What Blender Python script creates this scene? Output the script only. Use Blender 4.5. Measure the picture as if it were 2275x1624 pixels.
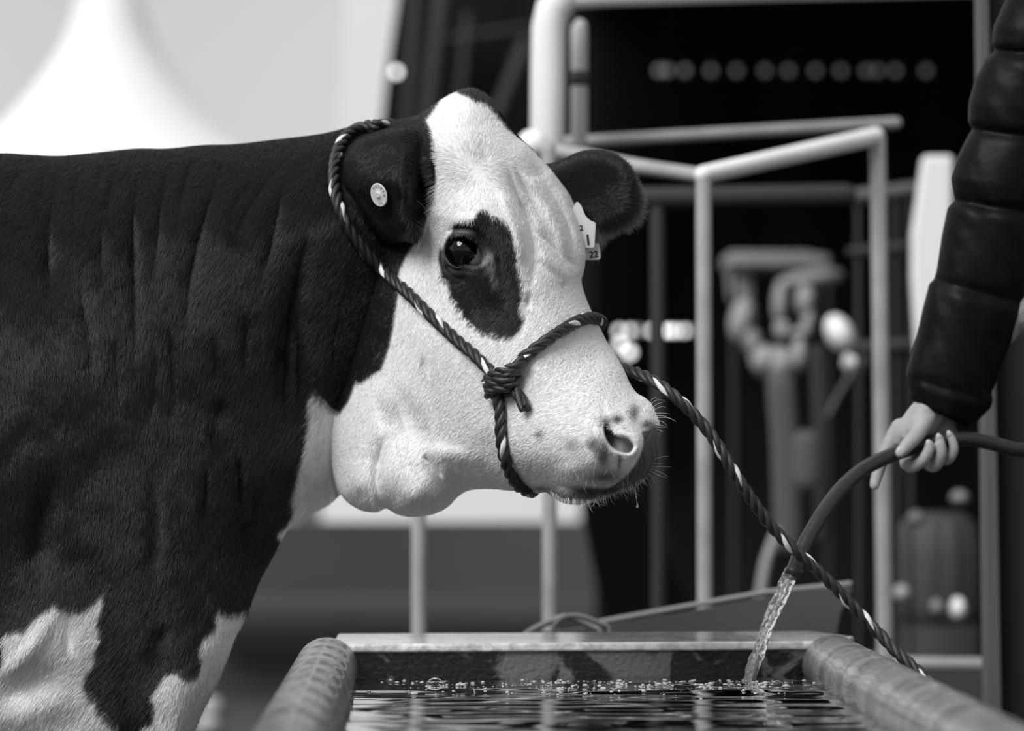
import bpy, math, random
import numpy as np
from mathutils import Vector, noise as mnoise
random.seed(7); RNG = np.random.default_rng(7)
for o in list(bpy.data.objects): bpy.data.objects.remove(o)
SC = bpy.context.scene; COL = SC.collection
SC.view_settings.view_transform = 'Standard'; SC.view_settings.look = 'None'
SC.view_settings.gamma = 1.0; SC.view_settings.use_curve_mapping = False
SC.view_settings.exposure = 0.12

# ---------------------------------------------------------------- camera, sky, sun
LENS, CX, HY, CZ = 135.0, 1137.5, 970.0, 0.92
K = 36.0/LENS/2275.0
cam = bpy.data.cameras.new('camera'); cam.lens = LENS; cam.sensor_width = 36.0; cam.sensor_fit = 'HORIZONTAL'
cam.shift_y = (HY-812.0)/2275.0
cam.dof.use_dof = True; cam.dof.focus_distance = 4.92; cam.dof.aperture_fstop = 3.4
cam.clip_start = 0.05; cam.clip_end = 300
camo = bpy.data.objects.new('camera', cam); COL.objects.link(camo)
camo.location = (0, 0, CZ); camo.rotation_euler = (math.pi/2, 0, 0); SC.camera = camo

w = bpy.data.worlds.new('overcast_sky'); SC.world = w; w.use_nodes = True
nt = w.node_tree; bg = nt.nodes['Background']
tc = nt.nodes.new('ShaderNodeTexCoord'); nz = nt.nodes.new('ShaderNodeTexNoise'); nz.inputs['Scale'].default_value = 3.0
nz.inputs['Detail'].default_value = 1.0
cr = nt.nodes.new('ShaderNodeValToRGB')
cr.color_ramp.elements[0].position = 0.3; cr.color_ramp.elements[0].color = (.50, .50, .50, 1)
cr.color_ramp.elements[1].position = 0.7; cr.color_ramp.elements[1].color = (.74, .74, .74, 1)
nt.links.new(tc.outputs['Generated'], nz.inputs['Vector']); nt.links.new(nz.outputs['Fac'], cr.inputs['Fac'])
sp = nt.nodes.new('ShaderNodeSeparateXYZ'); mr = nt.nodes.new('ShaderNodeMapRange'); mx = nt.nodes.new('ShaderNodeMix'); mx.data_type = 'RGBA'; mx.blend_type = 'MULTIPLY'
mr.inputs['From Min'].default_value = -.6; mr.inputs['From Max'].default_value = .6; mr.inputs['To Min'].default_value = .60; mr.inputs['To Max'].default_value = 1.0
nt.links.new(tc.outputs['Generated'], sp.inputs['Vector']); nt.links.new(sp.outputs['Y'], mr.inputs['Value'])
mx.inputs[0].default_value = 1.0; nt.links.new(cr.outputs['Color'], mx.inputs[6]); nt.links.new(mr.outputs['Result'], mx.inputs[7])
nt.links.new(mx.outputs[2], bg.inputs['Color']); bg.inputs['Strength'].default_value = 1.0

sun = bpy.data.lights.new('sun', 'SUN'); sun.energy = 3.0; sun.angle = math.radians(32)
suno = bpy.data.objects.new('sun', sun); COL.objects.link(suno)
suno.rotation_euler = Vector((0.46, 0.56, -0.69)).to_track_quat('-Z', 'Y').to_euler()

# ---------------------------------------------------------------- helpers
def W(px, py, D):
    px = np.asarray(px, float); py = np.asarray(py, float); D = np.asarray(D, float)
    px, py, D = np.broadcast_arrays(px, py, D)
    return np.stack([(px-CX)*K*D, D, CZ-(py-HY)*K*D], -1)
def V(px, py, D): return tuple(float(v) for v in W(px, py, D))
def sm(a): a = np.clip(a, 0, 1); return a*a*(3-2*a)

def mat(name, col=0.5, rough=0.6, spec=0.4, metal=0.0, var=0.0, scale=20.0, bump=0.0, bscale=60.0, emit=0.0,
        stretch=(1, 1, 1), coat=0.0, trans=0.0, ior=1.45, lo=None, contrast=None, detail=4.0, distort=0.0):
    m = bpy.data.materials.new(name); m.use_nodes = True; t = m.node_tree; b = t.nodes['Principled BSDF']
    b.inputs['Base Color'].default_value = (col, col, col, 1); b.inputs['Roughness'].default_value = rough
    b.inputs['Specular IOR Level'].default_value = spec; b.inputs['Metallic'].default_value = metal
    b.inputs['Coat Weight'].default_value = coat; b.inputs['Transmission Weight'].default_value = trans
    b.inputs['IOR'].default_value = ior
    if emit:
        b.inputs['Emission Color'].default_value = (1, 1, 1, 1); b.inputs['Emission Strength'].default_value = emit
    if var or bump or lo is not None:
        tc = t.nodes.new('ShaderNodeTexCoord'); mp = t.nodes.new('ShaderNodeMapping'); mp.inputs['Scale'].default_value = stretch
        t.links.new(tc.outputs['Object'], mp.inputs['Vector'])
    if var or lo is not None:
        n = t.nodes.new('ShaderNodeTexNoise'); n.inputs['Scale'].default_value = scale; n.inputs['Detail'].default_value = detail
        n.inputs['Distortion'].default_value = distort
        t.links.new(mp.outputs['Vector'], n.inputs['Vector'])
        r = t.nodes.new('ShaderNodeValToRGB')
        a = lo if lo is not None else max(0, col*(1-var)); z = col*(1+var) if lo is None else col
        c0, c1 = contrast or (0.3, 0.7)
        r.color_ramp.elements[0].position = c0; r.color_ramp.elements[0].color = (a, a, a, 1)
        r.color_ramp.elements[1].position = c1; r.color_ramp.elements[1].color = (z, z, z, 1)
        t.links.new(n.outputs['Fac'], r.inputs['Fac']); t.links.new(r.outputs['Color'], b.inputs['Base Color'])
    if bump:
        n2 = t.nodes.new('ShaderNodeTexNoise'); n2.inputs['Scale'].default_value = bscale; n2.inputs['Detail'].default_value = 5
        t.links.new(mp.outputs['Vector'], n2.inputs['Vector'])
        bp = t.nodes.new('ShaderNodeBump'); bp.inputs['Strength'].default_value = bump; bp.inputs['Distance'].default_value = 0.01
        t.links.new(n2.outputs['Fac'], bp.inputs['Height']); t.links.new(bp.outputs['Normal'], b.inputs['Normal'])
    return m

def tagit(o, label=None, cat=None, group=None, kind=None):
    if label: o['label'] = label
    if cat: o['category'] = cat
    if group: o['group'] = group
    if kind: o['kind'] = kind
    return o
def obj(name, verts, faces, m=None, parent=None, smooth=True, attrs=None):
    me = bpy.data.meshes.new(name)
    if isinstance(faces, np.ndarray):
        v = np.asarray(verts, np.float32); f = faces.astype(np.int32); n = f.shape[1]
        me.vertices.add(len(v)); me.vertices.foreach_set('co', v.ravel())
        me.loops.add(f.size); me.loops.foreach_set('vertex_index', f.ravel())
        me.polygons.add(len(f)); me.polygons.foreach_set('loop_start', np.arange(0, f.size, n, dtype=np.int32))
    else:
        me.from_pydata([tuple(map(float, v)) for v in verts], [], [tuple(map(int, f)) for f in faces])
    if attrs:
        for k_, a in attrs.items():
            at = me.attributes.new(k_, 'FLOAT', 'POINT'); at.data.foreach_set('value', np.asarray(a, np.float32))
    me.update(calc_edges=True); me.validate()
    if smooth: me.polygons.foreach_set('use_smooth', np.ones(len(me.polygons), bool))
    if m: me.materials.append(m)
    o = bpy.data.objects.new(name, me); COL.objects.link(o)
    if parent: o.parent = parent
    return o
def empty(name, loc=(0, 0, 0)):
    o = bpy.data.objects.new(name, None); COL.objects.link(o); o.location = loc; return o
def under(root):   # children are written in world coordinates: undo the root's offset
    for c in root.children:
        c.location = tuple(-v for v in root.location)

class MB:
    def __init__(s): s.v = []; s.f = []
    def add(s, vf):
        n = len(s.v); s.v += [tuple(map(float, p)) for p in vf[0]]; s.f += [tuple(int(i)+n for i in f) for f in vf[1]]; return s
    def build(s, name, m, parent=None, smooth=True): return obj(name, s.v, s.f, m, parent, smooth)

def catmull(pts, n=6, closed=False):
    P = np.asarray(pts, float); out = []; N = len(P)
    for i in range(N if closed else N-1):
        p1, p2 = P[i], P[(i+1) % N]
        p0 = P[i-1] if (closed or i > 0) else 2*p1-p2
        p3 = P[(i+2) % N] if (closed or i+2 < N) else 2*p2-p1
        for j in range(n):
            t = j/n
            out.append(.5*((2*p1)+(-p0+p2)*t+(2*p0-5*p1+4*p2-p3)*t*t+(-p0+3*p1-3*p2+p3)*t**3))
    if not closed: out.append(P[-1])
    return np.array(out)
def frames(P):
    T = np.gradient(P, axis=0); T /= np.linalg.norm(T, axis=1)[:, None]+1e-12
    u = np.cross(T[0], [0, 0, 1.0])
    if np.linalg.norm(u) < .1: u = np.cross(T[0], [0, 1.0, 0])
    u /= np.linalg.norm(u); U = [u]
    for i in range(1, len(P)):
        u = U[-1]-np.dot(U[-1], T[i])*T[i]; u /= np.linalg.norm(u); U.append(u)
    U = np.array(U); return T, U, np.cross(T, U)
def tube(P, r, n=12, dome=True, flat=1.0):
    """rounded tube through the points P with radii r -> (verts, faces)"""
    P = np.asarray(P, float); r = np.broadcast_to(np.asarray(r, float), (len(P),)).copy()
    T, U, B = frames(P)
    if dome:
        a = np.array([0.98, .82, .5])
        pre = [P[0]-T[0]*r[0]*c for c in a]; post = [P[-1]+T[-1]*r[-1]*c for c in a[::-1]]
        rr = [r[0]*math.sqrt(max(0, 1-c*c)) for c in a]; r2 = [r[-1]*math.sqrt(max(0, 1-c*c)) for c in a[::-1]]
        P = np.vstack([pre, P, post]); r = np.concatenate([rr, r, r2])
        U = np.vstack([np.repeat(U[:1], 3, 0), U, np.repeat(U[-1:], 3, 0)]); B = np.vstack([np.repeat(B[:1], 3, 0), B, np.repeat(B[-1:], 3, 0)])
    th = np.linspace(0, 2*math.pi, n, endpoint=False)
    v = P[:, None]+r[:, None, None]*(np.cos(th)[None, :, None]*U[:, None]+flat*np.sin(th)[None, :, None]*B[:, None])
    m = len(P); f = []
    for i in range(m-1):
        for j in range(n):
            j2 = (j+1) % n; f.append((i*n+j, i*n+j2, (i+1)*n+j2, (i+1)*n+j))
    f.append(tuple(range(n))[::-1]); f.append(tuple((m-1)*n+j for j in range(n)))
    return v.reshape(-1, 3), f
def box(x0, x1, y0, y1, z0, z1):
    v = [(x, y, z) for x in (x0, x1) for y in (y0, y1) for z in (z0, z1)]
    return v, [(0, 1, 3, 2), (4, 6, 7, 5), (0, 4, 5, 1), (2, 3, 7, 6), (0, 2, 6, 4), (1, 5, 7, 3)]
def prism(poly, D, depth):
    """closed slab whose outline is given in sight-line degrees at distance D and that is `depth` thick"""
    a = W([p[0] for p in poly], [p[1] for p in poly], D); b = a.copy(); b[:, 1] += depth; n = len(poly)
    f = [tuple(range(n)), tuple(range(n, 2*n))[::-1]]+[(i, i+n, (i+1) % n+n, (i+1) % n) for i in range(n)]
    return np.vstack([a, b]), f
def blob(c, r, n=20, m=12, rot=None):
    v = []; f = []
    for i in range(m+1):
        a = math.pi*i/m
        for j in range(n):
            b = 2*math.pi*j/n; p = Vector((r[0]*math.sin(a)*math.cos(b), r[1]*math.sin(a)*math.sin(b), r[2]*math.cos(a)))
            if rot: p = rot @ p
            v.append((c[0]+p.x, c[1]+p.y, c[2]+p.z))
    for i in range(m):
        for j in range(n): f.append((i*n+j, i*n+(j+1) % n, (i+1)*n+(j+1) % n, (i+1)*n+j))
    return v, f

# polygon distance (positive inside), brute force
def pdist(poly, X, Y, closed=True, nearest=False):
    P = np.asarray(poly, float); A = P; B = np.roll(P, -1, 0)
    if not closed: A = P[:-1]; B = P[1:]
    x = np.asarray(X, float).ravel(); y = np.asarray(Y, float).ravel()
    best = np.full(x.shape, 1e18); nx = x.copy(); ny = y.copy(); ins = np.zeros(x.shape, bool)
    for (ax, ay), (bx, by) in zip(A, B):
        dx, dy = bx-ax, by-ay; L = dx*dx+dy*dy+1e-12
        t = np.clip(((x-ax)*dx+(y-ay)*dy)/L, 0, 1); qx = ax+t*dx; qy = ay+t*dy
        d = (x-qx)**2+(y-qy)**2; k = d < best; best = np.where(k, d, best)
        if nearest: nx = np.where(k, qx, nx); ny = np.where(k, qy, ny)
        if closed and ay != by:
            c = ((ay > y) != (by > y)) & (x < (bx-ax)*(y-ay)/(by-ay)+ax); ins ^= c
    d = np.sqrt(best)
    if closed: d = np.where(ins, d, -d)
    d = d.reshape(np.shape(X))
    return (d, nx.reshape(np.shape(X)), ny.reshape(np.shape(X))) if nearest else d
def boxed(poly, X, Y, closed, pad, fill):
    """pdist evaluated only near the polygon"""
    P = np.asarray(poly, float); m = (X > P[:, 0].min()-pad) & (X < P[:, 0].max()+pad) & (Y > P[:, 1].min()-pad) & (Y < P[:, 1].max()+pad)
    out = np.full(np.shape(X), float(fill))
    if m.any(): out[m] = pdist(P, X[m], Y[m], closed)
    return out
class TPS:
    def __init__(s, pts, lam=1e-3):
        p = np.asarray(pts, float); s.c = p[:, :2]/100; n = len(p)
        r = np.linalg.norm(s.c[:, None]-s.c[None], axis=2); Kk = np.where(r > 0, r*r*np.log(r+1e-12), 0)+lam*np.eye(n)
        Q = np.hstack([np.ones((n, 1)), s.c]); M = np.block([[Kk, Q], [Q.T, np.zeros((3, 3))]])
        s.w = np.linalg.solve(M, np.concatenate([p[:, 2], np.zeros(3)])); s.lo = p[:, 2].min()-.03; s.hi = p[:, 2].max()+.06
    def __call__(s, X, Y):
        x = np.asarray(X, float)/100; y = np.asarray(Y, float)/100; out = s.w[-3]+s.w[-2]*x+s.w[-1]*y
        for (cx, cy), w_ in zip(s.c, s.w):
            r2 = (x-cx)**2+(y-cy)**2; out = out+w_*.5*r2*np.log(r2+1e-12)
        return np.clip(out, s.lo, s.hi)

# ================================================================ the cow
BODY = catmull([(-2500, 420), (-2300, 350), (-1900, 335), (-1200, 350), (-500, 350), (-150, 343), (0, 340), (60, 343), (130, 346), (200, 340), (300, 330), (370, 330), (450, 322), (520, 320),
    (600, 311), (700, 299), (745, 290), (790, 278), (840, 274), (900, 268), (960, 300), (1010, 420), (1020, 560), (1030, 700), (960, 860), (880, 960), (800, 1050),
    (757, 1098), (735, 1118), (700, 1138), (665, 1160), (645, 1172), (634, 1186), (622, 1208), (600, 1250), (578, 1290), (565, 1322), (551, 1360),
    (532, 1398), (520, 1424), (508, 1458), (490, 1500), (470, 1542), (452, 1580), (433, 1624), (412, 1680), (380, 1740), (352, 1820), (335, 1960), (325, 2060), (300, 2200),
    (300, 2400), (325, 2480), (210, 2490), (150, 2470), (165, 2380), (170, 2200), (150, 2060), (120, 1950), (60, 1860), (-60, 1780), (-300, 1740), (-900, 1720), (-1600, 1640),
    (-1850, 1600), (-1900, 1750), (-2020, 1900), (-2050, 2060), (-1990, 2250), (-1960, 2400), (-1930, 2480), (-2080, 2490), (-2120, 2400), (-2160, 2200),
    (-2230, 2000), (-2330, 1700), (-2500, 1300), (-2600, 900), (-2590, 600)], 5, True)
HEAD = catmull([(905, 262), (925, 256), (948, 244), (972, 226), (1000, 210), (1025, 199), (1048, 195), (1070, 203), (1088, 216), (1100, 234), (1110, 256), (1126, 278), (1148, 304), (1172, 322), (1196, 348),
    (1222, 374), (1248, 404), (1266, 428), (1280, 460), (1292, 500), (1299, 535), (1302, 565), (1298, 598), (1292, 622), (1298, 650), (1311, 684), (1326, 712), (1338, 738), (1352, 765),
    (1372, 795), (1387, 822), (1398, 848), (1414, 872), (1434, 884), (1448, 898), (1458, 920), (1467, 945), (1472, 975), (1470, 1005), (1461, 1032), (1448, 1052), (1428, 1072), (1408, 1084), (1385, 1093),
    (1360, 1101), (1335, 1111), (1305, 1119), (1275, 1121), (1250, 1117), (1228, 1105), (1212, 1094), (1190, 1097), (1160, 1091), (1130, 1090), (1100, 1087), (1062, 1087), (1036, 1092), (1015, 1106), (998, 1124),
    (972, 1139), (940, 1147), (905, 1148), (878, 1141), (858, 1130), (838, 1138), (812, 1137), (790, 1128), (770, 1114), (756, 1096), (744, 1064), (734, 1020), (728, 960), (726, 900),
    (735, 820), (760, 700), (790, 560), (800, 420), (830, 310), (870, 270)], 4, True)
EAR = catmull([(772, 345), (800, 312), (845, 296), (890, 288), (928, 288), (952, 312), (966, 350), (972, 400), (966, 455), (953, 500), (940, 530), (930, 548), (915, 536), (885, 540), (852, 538), (818, 506), (786, 466), (764, 420), (762, 378)], 4, True)

headC = TPS([(905, 290, 5.10), (1000, 230, 5.09), (1090, 240, 5.10), (960, 330, 5.04), (1060, 330, 5.03), (1150, 360, 5.05), (1240, 430, 5.09), (930, 440, 5.06), (1030, 430, 5.005), (1110, 470, 4.985),
    (1180, 520, 5.00), (1260, 540, 5.05), (970, 560, 5.035), (1035, 480, 4.975), (1040, 620, 5.00), (1120, 600, 4.965), (1180, 640, 4.97), (1260, 660, 5.00), (900, 650, 5.065), (1000, 720, 5.01),
    (1100, 740, 4.955), (1200, 760, 4.93), (1300, 800, 4.95), (1380, 880, 4.90), (850, 780, 5.085), (950, 830, 5.02), (1060, 860, 4.965), (1160, 890, 4.915), (1260, 910, 4.865), (1340, 930, 4.845), (1440, 960, 4.855),
    (790, 880, 5.11), (740, 960, 5.125), (840, 950, 5.06), (940, 960, 5.03), (1040, 980, 4.99), (1140, 1000, 4.925), (1240, 1010, 4.86), (1330, 1030, 4.83), (1420, 1040, 4.85),
    (770, 1060, 5.085), (860, 1060, 5.03), (930, 1090, 5.01), (1010, 1060, 5.02), (1100, 1050, 4.98), (1180, 1070, 4.93), (1280, 1090, 4.875), (1370, 1080, 4.86),
    (780, 700, 5.17), (800, 560, 5.19), (820, 420, 5.18), (840, 310, 5.16), (720, 850, 5.20)], .01)
bodyC = TPS([(-2550, 700, 5.12), (-2300, 500, 5.02), (-2200, 1000, 4.95), (-1800, 500, 4.98), (-1300, 1000, 4.84), (-1200, 1500, 4.92), (-800, 500, 4.98), (-700, 1000, 4.86), (-600, 1500, 4.93), (-300, 400, 5.03), (-300, 800, 4.93),
    (-250, 1300, 4.93), (0, 400, 5.06), (0, 600, 5.00), (100, 800, 4.955), (60, 1050, 4.93), (0, 1300, 4.935), (100, 1450, 4.93), (60, 1600, 4.95), (200, 1500, 4.955), (250, 1300, 4.965), (250, 1000, 4.985), (200, 600, 5.02), (350, 400, 5.07), (360, 700, 5.03), (380, 950, 5.03),
    (400, 1200, 5.01), (380, 1450, 4.985), (330, 1600, 4.97), (470, 1300, 5.035), (430, 1550, 4.985), (520, 500, 5.065), (520, 800, 5.06), (540, 1050, 5.09), (560, 1200, 5.10), (700, 350, 5.10), (680, 550, 5.075), (660, 750, 5.095), (635, 950, 5.135), (650, 1100, 5.135),
    (760, 450, 5.085), (760, 650, 5.11), (740, 850, 5.14), (720, 1000, 5.15), (900, 500, 5.12), (900, 800, 5.17), (0, 2000, 5.02), (240, 1900, 4.98), (240, 2300, 4.99), (-2100, 1900, 4.98), (-2050, 2300, 5.00)], .01)
earC = TPS([(765, 380, 5.085), (790, 330, 5.08), (900, 290, 5.07), (800, 470, 5.085), (850, 530, 5.08), (830, 400, 5.04), (865, 350, 5.035), (870, 420, 5.012), (880, 480, 5.02), (900, 340, 5.01), (905, 410, 4.985), (905, 480, 4.995), (915, 525, 5.02),
    (935, 340, 5.05), (938, 410, 5.045), (932, 470, 5.045), (960, 350, 5.03), (968, 400, 5.02), (955, 480, 5.03), (935, 535, 5.03)], .005)

def rnd(d, A, L):
    s = np.clip(d/L, 0, 1); return A*(1-np.sqrt(np.clip(1-(1-s)**2, 0, 1)))
def smin(a, b, k):
    h = np.clip(.5+.5*(b-a)/k, 0, 1); return b*(1-h)+a*h-k*h*(1-h)

gx = np.concatenate([np.arange(-2620, -320, 30), np.arange(-320, 690, 4), np.arange(690, 1482, 2)]).astype(float)
gy = np.concatenate([np.arange(188, 1156, 2), np.arange(1156, 1690, 4), np.arange(1690, 2510, 20)]).astype(float)
GX, GY = np.meshgrid(gx, gy)
dB = pdist(BODY, GX, GY); dH = boxed(HEAD, GX, GY, True, 60, -60); dE = boxed(EAR, GX, GY, True, 60, -60)
legm = sm((GY-1640)/250.)
chm = sm((GX-280)/120.)*sm((GY-1120)/150.)*(1-legm)
nB = bodyC(GX, GY)+rnd(dB, .16-.08*legm-.085*chm, 230-160*legm-140*chm)
BIG = 9.0
nH = np.where(dH > -20, headC(GX, GY)+rnd(dH, .085, 95)+np.clip(-dH, 0, 99)*.01, BIG)
nE = np.where(dE > -12, earC(GX, GY)+rnd(dE, .035, 22)+np.clip(-dE, 0, 99)*.01, BIG)

# folds, grooves and ridges of hide: (points, width px, depth m; negative = ridge)
def strokes(L, s=1.0, ox=0, oy=0): return [([(ox+x/s, oy+y/s) for x, y in p], w_, d_) for p, w_, d_ in L]
NECKF = strokes([
    ([(290, 240), (255, 420), (238, 700), (250, 1000)], -16, .013), ([(215, 250), (208, 360), (205, 500)], -12, .006), ([(700, 200), (655, 420), (642, 700), (650, 1000), (640, 1450)], -17, .017), ([(120, 260), (60, 350), (40, 500)], -14, .007),
    ([(830, 185), (785, 400), (760, 600), (715, 950)], -15, .014), ([(945, 180), (890, 350), (845, 550)], -13, .011),
    ([(1085, 180), (1040, 350), (960, 600), (910, 850), (885, 1250)], -17, .016), ([(1420, 175), (1290, 330), (1180, 500), (1130, 640)], -14, .010),
    ([(1500, 190), (1380, 350), (1335, 520), (1290, 700), (1200, 960)], -15, .011), ([(1515, 460), (1440, 750), (1385, 1000), (1368, 1300), (1375, 1560)], -26, .024),
    ([(510, 215), (480, 300), (470, 420)], -13, .009), ([(575, 220), (535, 380), (515, 520)], -13, .010), ([(385, 250), (362, 400), (365, 560)], -12, .008), ([(1240, 300), (1150, 420), (1080, 560)], -14, .005),
    ([(390, 750), (395, 900), (430, 1100), (440, 1450)], -18, .012), ([(505, 480), (490, 650), (488, 850)], -13, .009), ([(1190, 900), (1178, 1100), (1175, 1300)], -16, .009), ([(1030, 1000), (1035, 1200), (1000, 1400)], -16, .007),
    ([(1085, 1330), (1040, 1450), (1000, 1600)], -18, .011), ([(200, 480), (225, 650), (240, 850)], -18, .010), ([(820, 950), (825, 1200), (835, 1600)], -18, .009), ([(1430, 900), (1440, 1200), (1425, 1500)], -16, .008),
    ([(740, 1000), (745, 1300), (700, 1560)], -16, .007), ([(560, 1000), (555, 1250), (590, 1500)], -16, .007), ([(960, 1550), (1010, 1540), (1060, 1560)], -20, -.008)], 2.166, 0, 250)
LEGF = strokes([([(880, 0), (900, 500), (850, 800)], 20, .012), ([(1200, 0), (1190, 250), (1150, 500)], 12, .010), ([(1390, 0), (1390, 350)], 10, .008), ([(1500, 150), (1420, 550)], 16, .010),
    ([(1000, 950), (850, 1250)], 20, .008), ([(360, 830), (230, 1080), (100, 1220), (-80, 1340)], 16, -.009), ([(460, 1060), (280, 1290), (80, 1410), (-90, 1500)], 36, .011),
    ([(380, 900), (420, 1200)], 16, .006), ([(560, 1380), (200, 1500), (-60, 1560)], 34, -.007), ([(1560, 560), (1640, 460), (1700, 440)], 6, .004),
    ([(300, 0), (230, 500), (180, 800)], 30, .014)], 2.603, 0, 1000)
HEADF = [([(1118, 330), (1136, 396), (1155, 449), (1176, 502), (1185, 554), (1184, 607), (1172, 655)], -14, .034),
    ([(1108, 420), (1130, 466), (1150, 519), (1160, 590)], 10, -.011), ([(1150, 361), (1192, 414), (1222, 466), (1246, 519), (1262, 575)], 10, -.011),
    ([(1172, 345), (1212, 405), (1242, 455), (1266, 510), (1282, 590)], -8, .015), ([(1190, 350), (1232, 402), (1262, 460), (1280, 510), (1290, 560)], 6, -.004),
    ([(1180, 500), (1222, 542), (1252, 568), (1296, 604)], -9, .014), ([(1192, 560), (1230, 585), (1275, 622)], 10, -.005), ([(1136, 355), (1168, 420), (1196, 470), (1226, 525), (1250, 570)], -8, .014),
    ([(1058, 300), (1075, 340), (1085, 380)], 16, .004), ([(1176, 640), (1178, 690)], 8, .004), ([(1000, 470), (960, 480), (930, 520)], 16, -.004),
    ([(1290, 600), (1300, 640), (1318, 690)], 8, .003),
    # eye socket
    ([(978, 560), (988, 594), (1003, 611), (1021, 618), (1050, 616)], -5, .008), ([(990, 522), (1008, 508), (1035, 503), (1062, 516), (1084, 545)], -5, .006), ([(990, 500), (1040, 488), (1085, 515)], 12, -.007),
    ([(1105, 560), (1108, 595), (1102, 632)], 6, .006), ([(1085, 560), (1092, 600), (1090, 625)], 9, -.004), ([(1110, 640), (1090, 690), (1060, 720)], 30, .006),
    # cheek, jaw and throat
    ([(862, 950), (843, 1010), (837, 1070), (850, 1165)], -16, .026), ([(940, 1008), (962, 1030), (990, 1066)], 7, .010), ([(978, 1052), (1010, 1072), (1040, 1085)], 16, .008), ([(850, 880), (885, 955), (910, 1030)], 44, .008),
    ([(880, 840), (900, 905), (926, 985)], 16, .0035), ([(925, 850), (940, 910), (960, 1000)], 18, -.0025), ([(835, 860), (848, 925), (868, 1000)], 16, .003),
    ([(722, 880), (728, 960), (740, 1038), (753, 1100)], -14, .018), ([(930, 1000), (1000, 1010), (1100, 1030)], 20, -.006), ([(960, 1075), (920, 1100), (880, 1105)], 25, -.007), ([(800, 1010), (790, 1070), (800, 1110)], 25, -.008),
    ([(1060, 950), (1090, 1000), (1110, 1040)], 26, .005), ([(1090, 700), (1180, 720)], 20, .002), ([(930, 660), (960, 760), (1000, 860)], 40, -.005),
    # muzzle
    ([(1222, 1074), (1262, 1079), (1310, 1086), (1360, 1087), (1402, 1078), (1440, 1056)], 7, .017), ([(1262, 1100), (1320, 1105)], 10, -.004), ([(1212, 1085), (1190, 1060), (1165, 1020)], 14, .006),
    ([(1330, 930), (1318, 965), (1332, 1000), (1350, 1020)], 13, -.007), ([(1360, 935), (1400, 950), (1422, 985), (1412, 1030)], 11, -.008), ([(1376, 1010), (1378, 1032)], 3.5, .005), ([(1440, 950), (1436, 1000), (1410, 1050), (1380, 1080)], 6, .004),
    ([(1225, 1050), (1300, 1040)], 18, -.005), ([(1355, 900), (1330, 912)], 22, .004), ([(1452, 960), (1450, 1010), (1432, 1050)], 4, .002)]
EARF = [([(858, 545), (825, 505), (792, 455), (768, 400)], 6, .012), ([(800, 420), (830, 470), (860, 510)], 8, .004), ([(850, 310), (845, 380), (850, 450)], 12, -.004), ([(905, 300), (895, 400), (898, 500)], 6, -.005), ([(940, 330), (936, 440)], 14, .012)]
def carve(N, S, m):
    for p, w_, d_ in S:
        q = catmull(p, 4); pad = 5*abs(w_)
        mm = m & (GX > q[:, 0].min()-pad) & (GX < q[:, 0].max()+pad) & (GY > q[:, 1].min()-pad) & (GY < q[:, 1].max()+pad)
        if not mm.any(): continue
        x = GX[mm]; y = GY[mm]; best = np.full(x.shape, 1e18); tt = np.zeros(x.shape); ns = len(q)-1
        for i in range(ns):
            ax, ay = q[i]; dx, dy = q[i+1]-q[i]; t = np.clip(((x-ax)*dx+(y-ay)*dy)/(dx*dx+dy*dy+1e-9), 0, 1); dd = (x-ax-t*dx)**2+(y-ay-t*dy)**2
            k = dd < best; best = np.where(k, dd, best); tt = np.where(k, (i+t)/ns, tt)
        tp = (sm(tt*2.2)*sm((1-tt)*2.2)*1.1) if (abs(w_) > 11.5) else sm(tt*4)*sm((1-tt)*4)*1.05; d = np.sqrt(best)
        pr = np.exp(-(d/w_)**2) if w_ > 0 else np.exp(-np.sqrt(d*d+4.0)/(-w_))
        N = N.copy(); N[mm] += d_*tp*pr
    return N
nB = carve(nB, NECKF+LEGF, dB > -9); nH = carve(nH, HEADF, dH > -20); nE = carve(nE, EARF, dE > -12)
EYE = catmull([(994, 552), (997, 537), (1009, 528), (1028, 525), (1047, 531), (1060, 543), (1070, 557), (1076, 573), (1072, 585), (1062, 590), (1048, 589), (1032, 586), (1015, 579), (1002, 568)], 4, True)
NOS = catmull([(1341, 948), (1347, 940), (1354, 944), (1361, 958), (1369, 967), (1384, 969), (1398, 975), (1408, 987), (1407, 999), (1399, 1008), (1385, 1008), (1370, 1003), (1358, 994), (1348, 980), (1342, 964)], 4, True)
dEye = boxed(EYE, GX, GY, True, 60, -60); dNos = boxed(NOS, GX, GY, True, 40, -40)
nH0 = nH.copy(); nH = nH-np.where(dH > 0, .0050*np.exp(-((dEye+6)/6.5)**2), 0)+.022*sm(dEye/2.5)
deep = .020+.035*sm((1385-GX)/50.)
nH = nH+deep*sm(dNos/4.5)-.003*np.exp(-((dNos+6)/6.)**2)
N0 = smin(smin(nB, nH, .014), nE, .006)
N0 = np.where((dH < -20) & (dE < -12), nB, N0)
inU = np.maximum(np.maximum(dB, dH), dE)
# outside the body polygon the body term must not win
onlyH = (dB < -8) & (dH > -20)
N0 = np.where(onlyH, nH, N0)
rough = np.zeros(GX.shape)
for fx, fy, a, ph in ((.031, .011, .0018, 0.), (.052, .019, .0011, 2.), (.017, .027, .0022, 4.), (.09, .033, .0006, 1.), (-.043, .06, .0007, 3.)):
    rough += a*np.sin(GX*fx+ph+2*np.sin(GY*.013))*np.cos(GY*fy+ph*1.7+1.5*np.sin(GX*.009))
N0 = N0+rough*np.where(dH > 0, .25, .55)
# thickness behind the near side
thick = np.where(dH > dB, .20, .50-.22*sm((GX-150)/500.))
thick = thick*(1-legm)+.10*legm
dU = np.maximum(dB, dH)
F0 = N0+.004+thick*np.sqrt(np.clip(1-(1-np.clip(dU/(180-130*legm), 0, 1))**2, 0, 1))

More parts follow.
